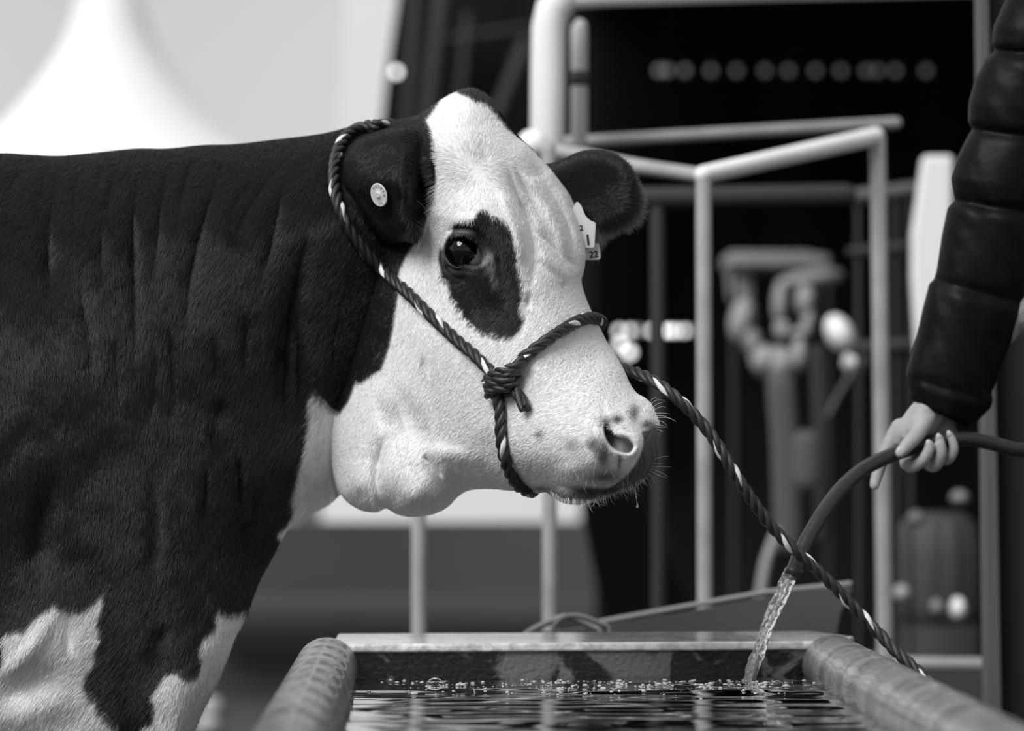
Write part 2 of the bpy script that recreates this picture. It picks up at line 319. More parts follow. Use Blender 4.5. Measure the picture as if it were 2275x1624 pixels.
def bil(A, x, y):
    x = np.asarray(x, float); y = np.asarray(y, float)
    i = np.clip(np.searchsorted(gx, x)-1, 0, len(gx)-2); j = np.clip(np.searchsorted(gy, y)-1, 0, len(gy)-2)
    u = np.clip((x-gx[i])/(gx[i+1]-gx[i]), 0, 1); v = np.clip((y-gy[j])/(gy[j+1]-gy[j]), 0, 1)
    return A[j, i]*(1-u)*(1-v)+A[j, i+1]*u*(1-v)+A[j+1, i]*(1-u)*v+A[j+1, i+1]*u*v

# ---- markings: white and black areas with their own outlines
Z4 = lambda L: [(900+x/4.64, 430+y/4.64) for x, y in L]
Z2 = lambda L: [(x/2.603, 1000+y/2.603) for x, y in L]
WHITE = [[(981, 218), (978, 185), (1009, 185), (1012, 203), (1022, 210), (1040, 217), (1060, 233), (1085, 238), (1105, 262), (1128, 290), (1160, 305), (1400, 320), (1400, 560), (1560, 900), (1530, 1200), (1100, 1220), (780, 1220), (660, 1190), (630, 1215),
           (617, 1186), (640, 1168), (655, 1140), (659, 1080), (671, 1030), (684, 980), (690, 930), (692, 885), (699, 865), (716, 884), (736, 908), (756, 918), (776, 890), (792, 848), (801, 852), (834, 828), (848, 822), (858, 790), (866, 768), (876, 720), (884, 660), (888, 600),
           (906, 562), (922, 540), (940, 520), (952, 480), (962, 450), (969, 400), (968, 330), (958, 290), (947, 268), (955, 258), (968, 240)],
         Z2([(1255, 940), (1270, 918), (1325, 952), (1432, 930), (1402, 1010), (1372, 1062), (1380, 1100), (1420, 1120), (1300, 1400), (1150, 1700), (820, 1700), (835, 1580), (898, 1560), (905, 1450), (890, 1400), (932, 1340), (972, 1270), (1040, 1268), (1085, 1302), (1132, 1308), (1162, 1280), (1178, 1190), (1160, 1130), (1190, 1070), (1250, 1030), (1264, 980)]),
         Z2([(-900, 1250), (0, 1262), (22, 1240), (36, 1180), (16, 1100), (25, 1060), (112, 1018), (150, 1030), (210, 960), (322, 878), (360, 900), (420, 912), (510, 905), (560, 860), (612, 815), (602, 900), (583, 960), (592, 1080), (572, 1150), (572, 1220), (528, 1262), (503, 1330), (520, 1380), (562, 1440), (600, 1510), (650, 1560), (705, 1624), (780, 1800), (900, 2500), (800, 4200), (-800, 4200)])]
BLACK = [Z4([(350, 585), (362, 548), (378, 590), (400, 540), (440, 440), (475, 405), (500, 335), (530, 290), (600, 295), (660, 285), (702, 270), (720, 240), (745, 190), (790, 162), (855, 178), (890, 230), (960, 240), (1040, 290), (1090, 370), (1120, 450), (1150, 560), (1155, 640), (1172, 740), (1192, 850), (1215, 950), (1220, 1060), (1190, 1130), (1202, 1200), (1245, 1290), (1200, 1400),
             (1100, 1490), (1050, 1468), (980, 1492), (900, 1430), (830, 1440), (780, 1410), (700, 1350), (640, 1300), (590, 1275), (592, 1210), (540, 1180), (530, 1120), (480, 1080), (462, 1000), (440, 900), (392, 870), (362, 780), (338, 680)]),
         [(1011, 204), (1020, 180), (1110, 180), (1150, 300), (1140, 298), (1122, 278), (1104, 262), (1086, 240), (1060, 234), (1040, 218), (1024, 211)]]
GREY = [(1202, 965, 7, 9, .55), (1275, 985, 13, 12, .3), (1322, 985, 22, 14, .5), (1343, 1008, 12, 24, .6), (1372, 932, 13, 9, .75), (1410, 918, 12, 20, .6), (1440, 945, 16, 9, .7), (1345, 1058, 34, 12, .55), (1310, 1092, 80, 10, .72), (1330, 1106, 60, 9, .65), (939, 800, 5, 14, .35),
        (1345, 935, 12, 10, .5), (1083, 232, 10, 10, .4), (1202, 1085, 22, 6, .4), (1060, 340, 30, 22, .10), (1165, 420, 18, 60, .12), (1172, 662, 9, 9, .4), (1250, 628, 8, 8, .25), (1376, 1030, 4, 14, .5)]
SKIN = [(1082, 580, 15, 20, .38), (1100, 605, 6, 22, .30), (1010, 600, 22, 8, .10), (985, 560, 6, 26, .22), (1025, 515, 26, 5, .16), (1050, 600, 22, 8, .16)]
LEATHER = catmull([(1426, 960), (1440, 955), (1460, 945), (1480, 960), (1480, 1010), (1465, 1045), (1430, 1082), (1400, 1098), (1352, 1100), (1330, 1094), (1352, 1084), (1384, 1062), (1410, 1034), (1426, 1000), (1429, 975)], 4, True)
def coatval(x, y):
    x = np.asarray(x, float); y = np.asarray(y, float); sdw = np.full(x.shape, -99.)
    for p in WHITE: sdw = np.maximum(sdw, boxed(p, x, y, True, 12, -99))
    for p in BLACK: sdw = np.minimum(sdw, -boxed(p, x, y, True, 12, -99))
    c = 1/(1+np.exp(-np.clip(sdw/1.1, -30, 30)))
    g = np.ones(x.shape)
    for cx, cy, rx, ry, a in GREY: g *= 1-a*np.exp(-((x-cx)/rx)**2-((y-cy)/ry)**2)
    c = c*g**1.9
    for cx, cy, rx, ry, a in SKIN: c = np.maximum(c, a*np.exp(-((x-cx)/rx)**2-((y-cy)/ry)**2))
    dl = boxed(LEATHER, x, y, True, 20, -30)
    c = c*(1-.93*sm((dl+3)/6.))+.10*sm((dl+3)/6.)*(.25+.6*np.sin(x*.26+y*.07+2.2*np.sin(y*.06+x*.03)+.7*np.sin(x*.19))**2)
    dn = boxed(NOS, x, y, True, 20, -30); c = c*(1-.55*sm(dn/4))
    return np.clip(c, 0, 1)

# ---- the hide mesh
inside = inU > 0
q = inside[:-1, :-1] | inside[1:, :-1] | inside[:-1, 1:] | inside[1:, 1:]
used = np.zeros(inside.shape, bool)
for a in (slice(None, -1), slice(1, None)):
    for b in (slice(None, -1), slice(1, None)): used[a, b] |= q
out = used & ~inside; VX, VY = GX.copy(), GY.copy()
ox, oy = GX[out], GY[out]; bd = np.full(ox.shape, 1e9); sx, sy = ox.copy(), oy.copy()
for p in (BODY, HEAD, EAR):
    d_, nx_, ny_ = pdist(p, ox, oy, True, True); d_ = np.abs(d_); k_ = d_ < bd
    bd = np.where(k_, d_, bd); sx = np.where(k_, nx_, sx); sy = np.where(k_, ny_, sy)
VX[out] = sx; VY[out] = sy
idx = -np.ones(inside.shape, int); idx[used] = np.arange(used.sum()); nV = int(used.sum())
near = W(VX[used], VY[used], N0[used]); far = W(VX[used], VY[used], np.maximum(F0[used], N0[used]+.004))
cv = coatval(VX[used], VY[used])
J, I = np.nonzero(q)
f1 = np.stack([idx[J, I], idx[J+1, I], idx[J+1, I+1], idx[J, I+1]], 1); f2 = f1[:, ::-1]+nV
E = {}
ed = np.concatenate([f1[:, [0, 1]], f1[:, [1, 2]], f1[:, [2, 3]], f1[:, [3, 0]]])
key = np.sort(ed, 1); u_, inv, cnt = np.unique(key[:, 0]*10**7+key[:, 1], return_inverse=True, return_counts=True)
be = ed[cnt[inv] == 1]; f3 = np.stack([be[:, 1], be[:, 0], be[:, 0]+nV, be[:, 1]+nV], 1)
HV = [near, far]; HF = [f1, f2, f3]; HC = [cv, cv]; off = 2*nV
def shellgrid(poly, nearfn, thickfn, step, col):
    """closed rounded shell with its own outline, appended to the hide mesh"""
    global off
    P = np.asarray(poly); ax = np.arange(P[:, 0].min()-step, P[:, 0].max()+2*step, step); ay = np.arange(P[:, 1].min()-step, P[:, 1].max()+2*step, step)
    X, Y = np.meshgrid(ax, ay); d = pdist(P, X, Y); ins = d > 0
    qq = ins[:-1, :-1] | ins[1:, :-1] | ins[:-1, 1:] | ins[1:, 1:]; us = np.zeros(ins.shape, bool)
    for a in (slice(None, -1), slice(1, None)):
        for b in (slice(None, -1), slice(1, None)): us[a, b] |= qq
    o_ = us & ~ins; vx, vy = X.copy(), Y.copy(); _, n1, n2 = pdist(P, X[o_], Y[o_], True, True); vx[o_] = n1; vy[o_] = n2
    dd = np.clip(d, 0, None); nn = nearfn(vx, vy, dd); ff = nn+.003+thickfn(vx, vy, dd)
    ii = -np.ones(ins.shape, int); ii[us] = np.arange(us.sum()); n = int(us.sum()); j, i = np.nonzero(qq)
    a1 = np.stack([ii[j, i], ii[j+1, i], ii[j+1, i+1], ii[j, i+1]], 1); a2 = a1[:, ::-1]+n
    e = np.concatenate([a1[:, [0, 1]], a1[:, [1, 2]], a1[:, [2, 3]], a1[:, [3, 0]]]); kk = np.sort(e, 1)
    _, iv, cc = np.unique(kk[:, 0]*10**7+kk[:, 1], return_inverse=True, return_counts=True); b_ = e[cc[iv] == 1]
    a3 = np.stack([b_[:, 1], b_[:, 0], b_[:, 0]+n, b_[:, 1]+n], 1)
    HV.extend([W(vx[us], vy[us], nn[us]), W(vx[us], vy[us], ff[us])]); HF.extend([a1+off, a2+off, a3+off]); c_ = np.full(n, col); HC.extend([c_, c_]); off += 2*n
# far ear behind the forehead
FEAR = catmull([(1195, 372), (1225, 362), (1255, 350), (1285, 337), (1312, 333), (1345, 336), (1375, 346), (1398, 366), (1412, 390), (1419, 420), (1420, 450), (1414, 472), (1404, 488), (1386, 500), (1362, 512), (1342, 524), (1332, 540), (1326, 556), (1316, 530), (1290, 490), (1240, 470), (1190, 440)], 4, True)
def farear(x, y, d): return 5.17+.0*x+rnd(d, .03, 40)
shellgrid(FEAR, farear, lambda x, y, d: .02*np.sqrt(np.clip(1-(1-np.clip(d/40, 0, 1))**2, 0, 1)), 3, 0.0)
shellgrid([(1096, 232), (1112, 250), (1135, 282), (1156, 306), (1185, 332), (1190, 350), (1120, 300)], lambda x, y, d: 5.19+0*x, lambda x, y, d: .02*sm(d/10.), 3, 0.0)
# legs of the far side, below the frame
for xx in (150, -2150):
    shellgrid(catmull([(xx-80, 1400), (xx+160, 1400), (xx+140, 1800), (xx+110, 2080), (xx+85, 2250), (xx+95, 2330), (xx-25, 2330), (xx-20, 2250), (xx-25, 2000), (xx-60, 1700)], 4, True), lambda x, y, d: 5.44+rnd(d, .04, 50), lambda x, y, d: .09*np.sqrt(np.clip(1-(1-np.clip(d/50, 0, 1))**2, 0, 1)), 15, 1.0)

def hidemat(name, hair):
    m = bpy.data.materials.new(name); m.use_nodes = True; t = m.node_tree; b = t.nodes['Principled BSDF']
    a = t.nodes.new('ShaderNodeAttribute'); a.attribute_name = 'coat'
    r = t.nodes.new('ShaderNodeValToRGB'); e = r.color_ramp.elements
    lo, hi = (.011, .94) if hair else (.006, .76)
    e[0].color = (lo, lo, lo, 1); e[1].color = (hi, hi, hi, 1)
    t.links.new(a.outputs['Fac'], r.inputs['Fac']); t.links.new(r.outputs['Color'], b.inputs['Base Color'])
    b.inputs['Roughness'].default_value = .34 if hair else .7; b.inputs['Specular IOR Level'].default_value = .55 if hair else .15
    if not hair:
        n = t.nodes.new('ShaderNodeTexNoise'); n.inputs['Scale'].default_value = 260; n.inputs['Detail'].default_value = 4
        bp = t.nodes.new('ShaderNodeBump'); bp.inputs['Strength'].default_value = .5; bp.inputs['Distance'].default_value = .003
        tc = t.nodes.new('ShaderNodeTexCoord'); t.links.new(tc.outputs['Object'], n.inputs['Vector'])
        t.links.new(n.outputs['Fac'], bp.inputs['Height']); t.links.new(bp.outputs['Normal'], b.inputs['Normal'])
    return m
M_HIDE = hidemat('cow_hide', False); M_HAIR = hidemat('cow_hair', True)
cow = empty('cow', V(-900, 2480, 5.25))
cow.location.z = 0
tagit(cow, 'black cow with a white face and black eye patch, standing beside the trough', 'cow')
hide = obj('body', np.concatenate(HV), np.concatenate(HF), M_HIDE, cow, attrs={'coat': np.concatenate(HC)})

# ---- hair: one short curve per root, lying along the growth direction
FLOW = [(-100, 400, -.7, .7), (100, 345, -1, .4), (100, 420, -.5, .8), (350, 350, -.8, .7), (350, 400, -.5, .9), (600, 330, -.8, .7), (250, 480, -.3, 1), (100, 600, -.2, 1), (400, 450, -.35, 1), (600, 420, -.6, .8), (520, 600, -.45, .9), (700, 500, -.5, .9), (300, 700, -.1, 1), (100, 900, .25, 1), (300, 950, .1, 1),
    (500, 850, -.2, 1), (620, 800, -.5, .8), (750, 750, -.7, .7), (560, 1100, -.6, .6), (300, 1200, -.3, 1), (100, 1200, .1, 1), (450, 1350, -.5, .9), (500, 1450, -.45, .9), (100, 1400, -.4, .9), (200, 1500, -.9, .25), (60, 1600, -.3, .9), (400, 1600, -.2, 1), (700, 1000, -.6, .7), (690, 1120, -.7, .6),
    (860, 330, -.8, .6), (820, 420, -.2, 1), (880, 450, -.1, 1), (940, 350, .1, 1), (940, 500, -.2, 1), (930, 280, -.7, -.3),
    (990, 260, -.5, -.8), (1050, 250, .0, -1), (1050, 210, -.7, -.6), (1080, 320, .1, -1), (990, 350, -.5, -.8), (1150, 340, .5, -.8), (1010, 400, -.9, -.3), (1040, 440, -.3, .9), (970, 450, -.8, .5), (1080, 430, .6, .7), (1100, 380, .7, -.2),
    (1130, 480, .4, .9), (1160, 420, -.3, .95), (1220, 470, -.35, .9), (1260, 520, -.3, .95), (1200, 560, -.7, .7), (1150, 620, -.2, .95), (1230, 640, -.6, .8), (1290, 640, -.4, .9), (930, 600, -.3, .95), (900, 720, -.2, 1), (1000, 700, -.3, .9), (1060, 660, -.5, .9), (1100, 700, -.5, .8), (1030, 480, -.6, .5),
    (900, 820, -.25, .97), (1000, 830, -.6, .8), (1100, 800, -.7, .7), (1200, 780, -.75, .65), (1280, 760, -.75, .65), (1340, 820, -.7, .7), (1200, 880, -.9, .5), (1300, 890, -.9, .4), (1150, 960, -.9, .5), (1250, 960, -1, .2), (1050, 930, -.8, .6), (950, 950, -.5, .85), (850, 900, -.4, .9), (780, 920, -.5, .8),
    (760, 1000, -.3, .95), (860, 1040, -.3, .95), (930, 1060, -.6, .6), (990, 1040, -.7, .5), (1040, 1050, -1, .2), (1130, 1040, -1, .3), (1220, 1030, -.8, .6), (1290, 1050, -.7, .7), (1340, 1070, -.6, .8), (920, 1120, -.6, .7), (800, 1110, -.2, 1), (1270, 1105, -.05, 1), (1340, 1100, .15, 1), (1400, 900, -.6, .5), (1440, 930, .4, -.6), (1400, 1080, .2, 1)]
FL = np.array(FLOW, float)
def flow(x, y):
    a = np.zeros(x.shape); b = np.zeros(x.shape); ws = np.zeros(x.shape)+1e-9
    for cx, cy, u, v in FL:
        l = math.hypot(u, v); r = 55 if cx > 820 and cy > 180 else 120
        w_ = np.exp(-((x-cx)**2+(y-cy)**2)/(2*r*r))/(r*.02)+1e-6; a += w_*u/l; b += w_*v/l; ws += w_
    n = np.sqrt(a*a+b*b)+1e-9; return a/n, b/n
def make_hair(name, n, region, lenfn, rad, liftv, parent, mat_, keep=None, seed=1, jit=.22, rootfn=None, flowfn=flow, colfn=None, depthfn=None):
    r = np.random.default_rng(seed); x0, x1, y0, y1 = region
    x = r.uniform(x0, x1, n); y = r.uniform(y0, y1, n)
    k = keep(x, y, r); x, y = x[k], y[k]; n = len(x)
    D = depthfn or (lambda a, b: bil(N0, a, b))
    e = 1.5; P = W(x, y, D(x, y)); Tx = (W(x+e, y, D(x+e, y))-W(x-e, y, D(x-e, y)))/(2*e); Ty = (W(x, y+e, D(x, y+e))-W(x, y-e, D(x, y-e)))/(2*e)
    nrm = np.cross(Tx, Ty); nrm /= np.linalg.norm(nrm, axis=1)[:, None]+1e-12; nrm *= np.where(nrm[:, 1:2] > 0, -1, 1)
    u, v = flowfn(x, y)
    # coherent wander plus individual scatter
    wob = .13*np.sin(x*.045+2.1*np.sin(y*.031))*np.cos(y*.05+1.7*np.sin(x*.027))+.07*np.sin(x*.13+y*.09)+r.normal(0, jit, n)
    c, s = np.cos(wob), np.sin(wob); u, v = u*c-v*s, u*s+v*c
    # foreshortened areas: work in the tangent plane
    t = u[:, None]*Tx+v[:, None]*Ty; t /= np.linalg.norm(t, axis=1)[:, None]+1e-12
    L = lenfn(x, y)*r.uniform(.65, 1.2, n); lf = liftv*r.uniform(.5, 1.6, n)
    pts = np.empty((n, 4, 3)); p = P-nrm*.0012; pts[:, 0] = p; side = np.cross(t, nrm)*r.normal(0, .07, n)[:, None]
    for i in range(3):
        a = (lf*(1.25-.45*i))[:, None]; d = t*np.cos(a)+nrm*np.sin(a)+side*i*.5; d /= np.linalg.norm(d, axis=1)[:, None]
        p = p+d*(L/3)[:, None]; pts[:, i+1] = p
    cval = (colfn or coatval)(x+r.normal(0, 1.0, n), y+r.normal(0, 1.0, n))
    cval = np.clip(cval*r.uniform(.70, 1.14, n)+r.uniform(0, .008, n), 0, 1)
    hc = bpy.data.hair_curves.new(name); hc.add_curves([4]*n)
    hc.points.foreach_set('position', pts.astype(np.float32).ravel())
    ra = hc.attributes.get('radius') or hc.attributes.new('radius', 'FLOAT', 'POINT')
    prof = np.array([1, .95, .7, .12])
    ra.data.foreach_set('value', (rad*r.uniform(.7, 1.3, n)[:, None]*prof[None]).astype(np.float32).ravel())
    at = hc.attributes.new('coat', 'FLOAT', 'POINT'); at.data.foreach_set('value', np.repeat(cval, 4).astype(np.float32))
    hc.materials.append(mat_); o = bpy.data.objects.new(name, hc); COL.objects.link(o); o.parent = parent
    o['kind'] = 'stuff'; return o
def hairlen(x, y):
    L = np.where(bil(dH, x, y) > -5, .0100, .0150)
    L = L+.004*np.exp(-((x-1040)/70.)**2-((y-280)/90.)**2)+.003*np.exp(-((x-1300)/90.)**2-((y-1100)/25.)**2)+.003*np.exp(-((x-1180)/80)**2-((y-560)/90)**2)
    L = np.where(bil(dE, x, y) > 0, .009+.009*sm((x-890)/30.), L)
    L = L*(1-.75*np.exp(-((x-1035)/48.)**2-((y-560)/42.)**2))*(1-.6*np.exp(-((x-1390)/45.)**2-((y-985)/55.)**2))
    return L
def keepbody(x, y, r):
    d = bil(inU, x, y); k = d > .5
    k &= ~((x > 960) & (x < 1110) & (y > 500) & (y < 620) & (bil(dEye, x, y) > -3.5))
    k &= ~((x > 1320) & (bil(dNos, x, y) > -2)) & ~((x > 1320) & (y > 930) & (boxed(LEATHER, x, y, True, 5, -9) > -2))
    k &= ~((np.abs(x-1085) < 20) & (np.abs(y-582) < 26) & (r.uniform(0, 1, len(x)) < .6))
    k &= ~((x > 1350) & (x < 1430) & (y > 950) & (y < 1050) & (r.uniform(0, 1, len(x)) < .75))
    return k
coat_hair = make_hair('coat_hair', 700000, (-220, 1476, 190, 1680), hairlen, .00020, .20, cow, M_HAIR, keepbody, 3, .15)
def fek(x, y, r): return (pdist(FEAR, x, y) > 1)
def earflow(x, y):
    a = x-1330; b = y-430; l = np.hypot(a, b)+1e-6; return a/l, b/l
make_hair('ear_hair', 26000, (1190, 1424, 330, 556), lambda x, y: .006+.018*sm((np.hypot(x-1330, (y-420)*.9)-45)/50.)*sm((y-380)/90.)+.005*sm((x-1340)/60.), .0002, .3, cow, M_HAIR, fek, 5, .25, flowfn=earflow,
          colfn=lambda x, y: np.full(x.shape, .0)+.30*sm((np.hypot(x-1330, (y-420))-76)/14.)*sm((y-350)/60.)*sm((x-1300)/30.), depthfn=lambda a, b: farear(a, b, np.clip(pdist(FEAR, a, b), 0, None)))  # outer fringe hairs coloured paler to paint their backlight

# whiskers
def strands(name, items, mat_, parent):
    n = len(items); hc = bpy.data.hair_curves.new(name); hc.add_curves([6]*n); P = []; R = []
    VALS = []
    for p0, p1, p2, D, r in items:
        VALS += [.9 if p0[0] > 1100 else .03]*6
        for i in range(6):
            t = i/5; x = (1-t)**2*p0[0]+2*t*(1-t)*p1[0]+t*t*p2[0]; y = (1-t)**2*p0[1]+2*t*(1-t)*p1[1]+t*t*p2[1]
            P += list(V(x, y, D-.012*t)); R.append(r*(1-.8*t))
    hc.points.foreach_set('position', P); ra = hc.attributes.get('radius') or hc.attributes.new('radius', 'FLOAT', 'POINT'); ra.data.foreach_set('value', R)
    at = hc.attributes.new('coat', 'FLOAT', 'POINT'); at.data.foreach_set('value', VALS)
    hc.materials.append(mat_); o = bpy.data.objects.new(name, hc); COL.objects.link(o); o.parent = parent; o['kind'] = 'stuff'; return o
it = []
for a in [((1446, 890), (1452, 880), (1461, 886)), ((1448, 897), (1458, 884), (1478, 890)), ((1450, 905), (1462, 893), (1482, 893)), ((1452, 912), (1466, 900), (1480, 905)), ((1455, 918), (1476, 916), (1489, 920)), ((1456, 924), (1478, 920), (1502, 937)), ((1457, 929), (1480, 924), (1500, 935)),
          ((1456, 935), (1474, 932), (1483, 948)), ((1457, 942), (1470, 944), (1480, 949)), ((1460, 955), (1468, 955), (1473, 960)), ((1452, 1022), (1465, 1014), (1486, 1013)), ((1450, 1030), (1460, 1030), (1474, 1030)), ((1448, 1036), (1468, 1036), (1490, 1037)), ((1446, 1042), (1466, 1046), (1484, 1059)), ((1444, 1046), (1462, 1056), (1482, 1062)),
          ((1440, 1052), (1452, 1058), (1453, 1075)), ((1434, 1060), (1440, 1066), (1448, 1084)), ((1430, 1064), (1432, 1070), (1438, 1078)), ((1458, 948), (1450, 950), (1483, 949))]:
    it.append((a[0], a[1], a[2], 4.90, .00018))
for i in range(260):
    t = random.random(); x = 1222+t*215; y = float(np.interp(x, [1222, 1250, 1305, 1360, 1408, 1437], [1096, 1113, 1117, 1099, 1082, 1062]))-random.uniform(0, 8); l = random.choice([6, 8, 10, 12, 20, 28])*random.uniform(.6, 1.1)
    a = random.gauss(.12+(x-1300)/260., .35); it.append(((x, y), (x+.4*l*math.sin(a*.5), y+.5*l), (x+l*math.sin(a), y+l*math.cos(a)), 4.90, random.uniform(.0001, .00022)))
for i in range(20):
    x = random.uniform(1240, 1400); y = random.uniform(1040, 1085); l = random.uniform(10, 34); a = random.gauss(.15, .4); it.append(((x, y), (x+.3*l*math.sin(a), y+.5*l), (x+l*math.sin(a), y+l*math.cos(a)), float(bil(N0, x, y))-.006, .00009))
for i in range(26):
    x = random.uniform(925, 965); y = random.uniform(440, 530); l = random.uniform(14, 42); a = random.uniform(.5, 1.1); it.append(((x, y), (x+.5*l*math.sin(a), y+.35*l), (x+l*math.sin(a), y+l*math.cos(a)), 4.985, .00013))
strands('whiskers', it, M_HAIR, cow)

# eye
M_EYE = bpy.data.materials.new('cow_eye'); M_EYE.use_nodes = True; t = M_EYE.node_tree; b = t.nodes['Principled BSDF']
EC = Vector(V(1035, 558, 4.99)); ER = .0290
EC.y = float(bil(nH0, 1035, 558))+ER+.0005; EC = Vector(V(1035, 558, EC.y))
at = t.nodes.new('ShaderNodeAttribute'); at.attribute_name = 'coat'; r = t.nodes.new('ShaderNodeValToRGB')
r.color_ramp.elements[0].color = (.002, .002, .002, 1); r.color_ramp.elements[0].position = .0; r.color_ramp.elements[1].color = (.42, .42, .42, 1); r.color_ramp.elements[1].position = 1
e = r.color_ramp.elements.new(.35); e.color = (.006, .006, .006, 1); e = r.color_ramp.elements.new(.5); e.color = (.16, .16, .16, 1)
t.links.new(at.outputs['Fac'], r.inputs['Fac']); t.links.new(r.outputs['Color'], b.inputs['Base Color']); b.inputs['Roughness'].default_value = .04; b.inputs['Specular IOR Level'].default_value = .55
ev, ef = blob(EC, (ER, ER, ER), 64, 48); ev = np.array(ev); dirv = Vector((-.28, -1, .13)).normalized()
cosang = ((ev-np.array(EC))/ER) @ np.array(dirv)
ang = np.degrees(np.arccos(np.clip(cosang, -1, 1)))
bulge = 1+.05*np.clip((38-ang)/38, 0, 1)
ev = np.array(EC)+(ev-np.array(EC))*bulge[:, None]
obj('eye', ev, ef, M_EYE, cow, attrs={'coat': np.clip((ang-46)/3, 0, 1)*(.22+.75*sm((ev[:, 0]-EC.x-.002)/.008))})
under(cow)
print('cow', nV, off)

# ================================================================ rope halter and lead
M_ROPE = bpy.data.materials.new('twisted_rope'); M_ROPE.use_nodes = True; t = M_ROPE.node_tree; b = t.nodes['Principled BSDF']
at = t.nodes.new('ShaderNodeAttribute'); at.attribute_name = 'tracer'; r = t.nodes.new('ShaderNodeValToRGB')
r.color_ramp.elements[0].position = .45; r.color_ramp.elements[0].color = (.022, .022, .022, 1); r.color_ramp.elements[1].position = .55; r.color_ramp.elements[1].color = (.75, .75, .75, 1)
t.links.new(at.outputs['Fac'], r.inputs['Fac']); t.links.new(r.outputs['Color'], b.inputs['Base Color']); b.inputs['Roughness'].default_value = .42
tc = t.nodes.new('ShaderNodeTexCoord'); n = t.nodes.new('ShaderNodeTexNoise'); n.inputs['Scale'].default_value = 900; n.inputs['Detail'].default_value = 3
bp = t.nodes.new('ShaderNodeBump'); bp.inputs['Strength'].default_value = .5; bp.inputs['Distance'].default_value = .001
t.links.new(tc.outputs['Object'], n.inputs['Vector']); t.links.new(n.outputs['Fac'], bp.inputs['Height']); t.links.new(bp.outputs['Normal'], b.inputs['Normal'])

def rope(name, P, R, parent, pitch=.050, hand=1, phase=0.0, tracer=True, step=.0016):
    P = np.asarray(P, float); seg = np.linalg.norm(np.diff(P, axis=0), axis=1); s = np.concatenate([[0], np.cumsum(seg)])
    n = int(s[-1]/step)+2; ss = np.linspace(0, s[-1], n); Q = np.stack([np.interp(ss, s, P[:, i]) for i in range(3)], 1)
    for _ in range(4): Q[1:-1] = .25*Q[:-2]+.5*Q[1:-1]+.25*Q[2:]
    T, U, B = frames(Q); VV = []; FF = []; AA = []; m = 28; off_ = 0
    th = np.linspace(0, 2*math.pi, m, endpoint=False)
    for kx in range(3):
        a = hand*2*math.pi*ss/pitch+phase+2*math.pi*kx/3
        o_ = np.cos(a)[:, None]*U+np.sin(a)[:, None]*B; C = Q+o_*R*.50
        Tc = np.gradient(C, axis=0); Tc /= np.linalg.norm(Tc, axis=1)[:, None]
        e1 = o_-np.sum(o_*Tc, 1)[:, None]*Tc; e1 /= np.linalg.norm(e1, axis=1)[:, None]; e2 = np.cross(Tc, e1)
        yarn = th[None, :]-hand*2*math.pi*ss[:, None]/pitch*1.6
        rad = R*.51*(1+.13*np.abs(np.cos(yarn*3.5)))
        v = C[:, None]+rad[..., None]*(np.cos(th)[None, :, None]*e1[:, None]+np.sin(th)[None, :, None]*e2[:, None])
        VV.append(v.reshape(-1, 3))
        i, j = np.meshgrid(np.arange(n-1), np.arange(m), indexing='ij'); j2 = (j+1) % m
        FF.append(np.stack([i*m+j, i*m+j2, (i+1)*m+j2, (i+1)*m+j], -1).reshape(-1, 4)+off_)
        for e_ in (0, n-1):
            c = off_+e_*m; FF.append(np.array([[c+q_, c+q_+1, c+(m-1-q_-1), c+(m-1-q_)] for q_ in range(m//2-1)]))
        tr = np.zeros((n, m))
        if tracer and kx == 0:
            phs = .9-1.4*2*math.pi*ss[:, None]/pitch
            dth = np.abs((th[None, :]-phs+math.pi) % (2*math.pi)-math.pi); tr = np.clip((.86-dth)/.22+.5, 0, 1)
        AA.append(tr.ravel()); off_ += n*m
    return obj(name, np.concatenate(VV), np.concatenate(FF), M_ROPE, parent, attrs={'tracer': np.concatenate(AA)})
def onhide(pts, lift, n=8):
    q = catmull(pts, n); d = bil(N0, q[:, 0], q[:, 1])
    dd = np.array([min(float(bil(N0, x+ax, y+ay)) for ax in (-14, 0, 14) for ay in (-14, 0, 14)) for x, y in q])
    d = .5*d+.5*dd
    for _ in range(6): d[1:-1] = .25*d[:-2]+.5*d[1:-1]+.25*d[2:]
    return W(q[:, 0], q[:, 1], d-lift)
RR = .0078
halter = empty('rope_halter', V(1105, 840, 4.93))
tagit(halter, "dark twisted rope halter with white flecks, knotted on the cow's cheek", 'halter')
crown = onhide([(836, 278), (812, 280), (786, 289), (766, 306), (750, 335), (742, 370), (742, 410), (750, 450), (765, 490), (790, 530), (825, 575), (860, 610), (905, 650), (945, 690), (985, 728), (1022, 762), (1055, 790), (1080, 815), (1104, 838)], RR*.75)
crown = np.vstack([crown[0]+np.array([[.035, .09, -.012], [.02, .04, .004]]), crown])
rope('crown_rope', crown, RR, halter, hand=1)
nose = onhide([(1108, 848), (1128, 830), (1155, 802), (1185, 778), (1215, 756), (1250, 733), (1285, 713), (1312, 706), (1328, 709)], RR*.75)
nose = np.vstack([nose, nose[-1]+np.array([[.006, .012, -.002], [.006, .035, -.006], [-.03, .08, -.02]])])
rope('nose_rope', nose, RR, halter, hand=1, phase=1)
chin = onhide([(1104, 862), (1108, 890), (1111, 920), (1112, 950), (1115, 985), (1120, 1015), (1130, 1045), (1142, 1068), (1156, 1084)], RR*.75)
chin = np.vstack([chin, chin[-1]+np.array([[.008, .01, -.004], [.016, .04, -.006], [.02, .09, .0]])])
rope('chin_rope', chin, RR, halter, hand=1, phase=2)
KD = float(bil(N0, 1115, 850))
def kpath(L): return np.array([V(x, y, min(float(bil(N0, x+a_, y+b_)) for a_ in (-10, 0, 10) for b_ in (-10, 0, 10))*.6+.4*min(KD, float(bil(N0, x, y)))-d*.9-.002) for x, y, d in L])
kn = []
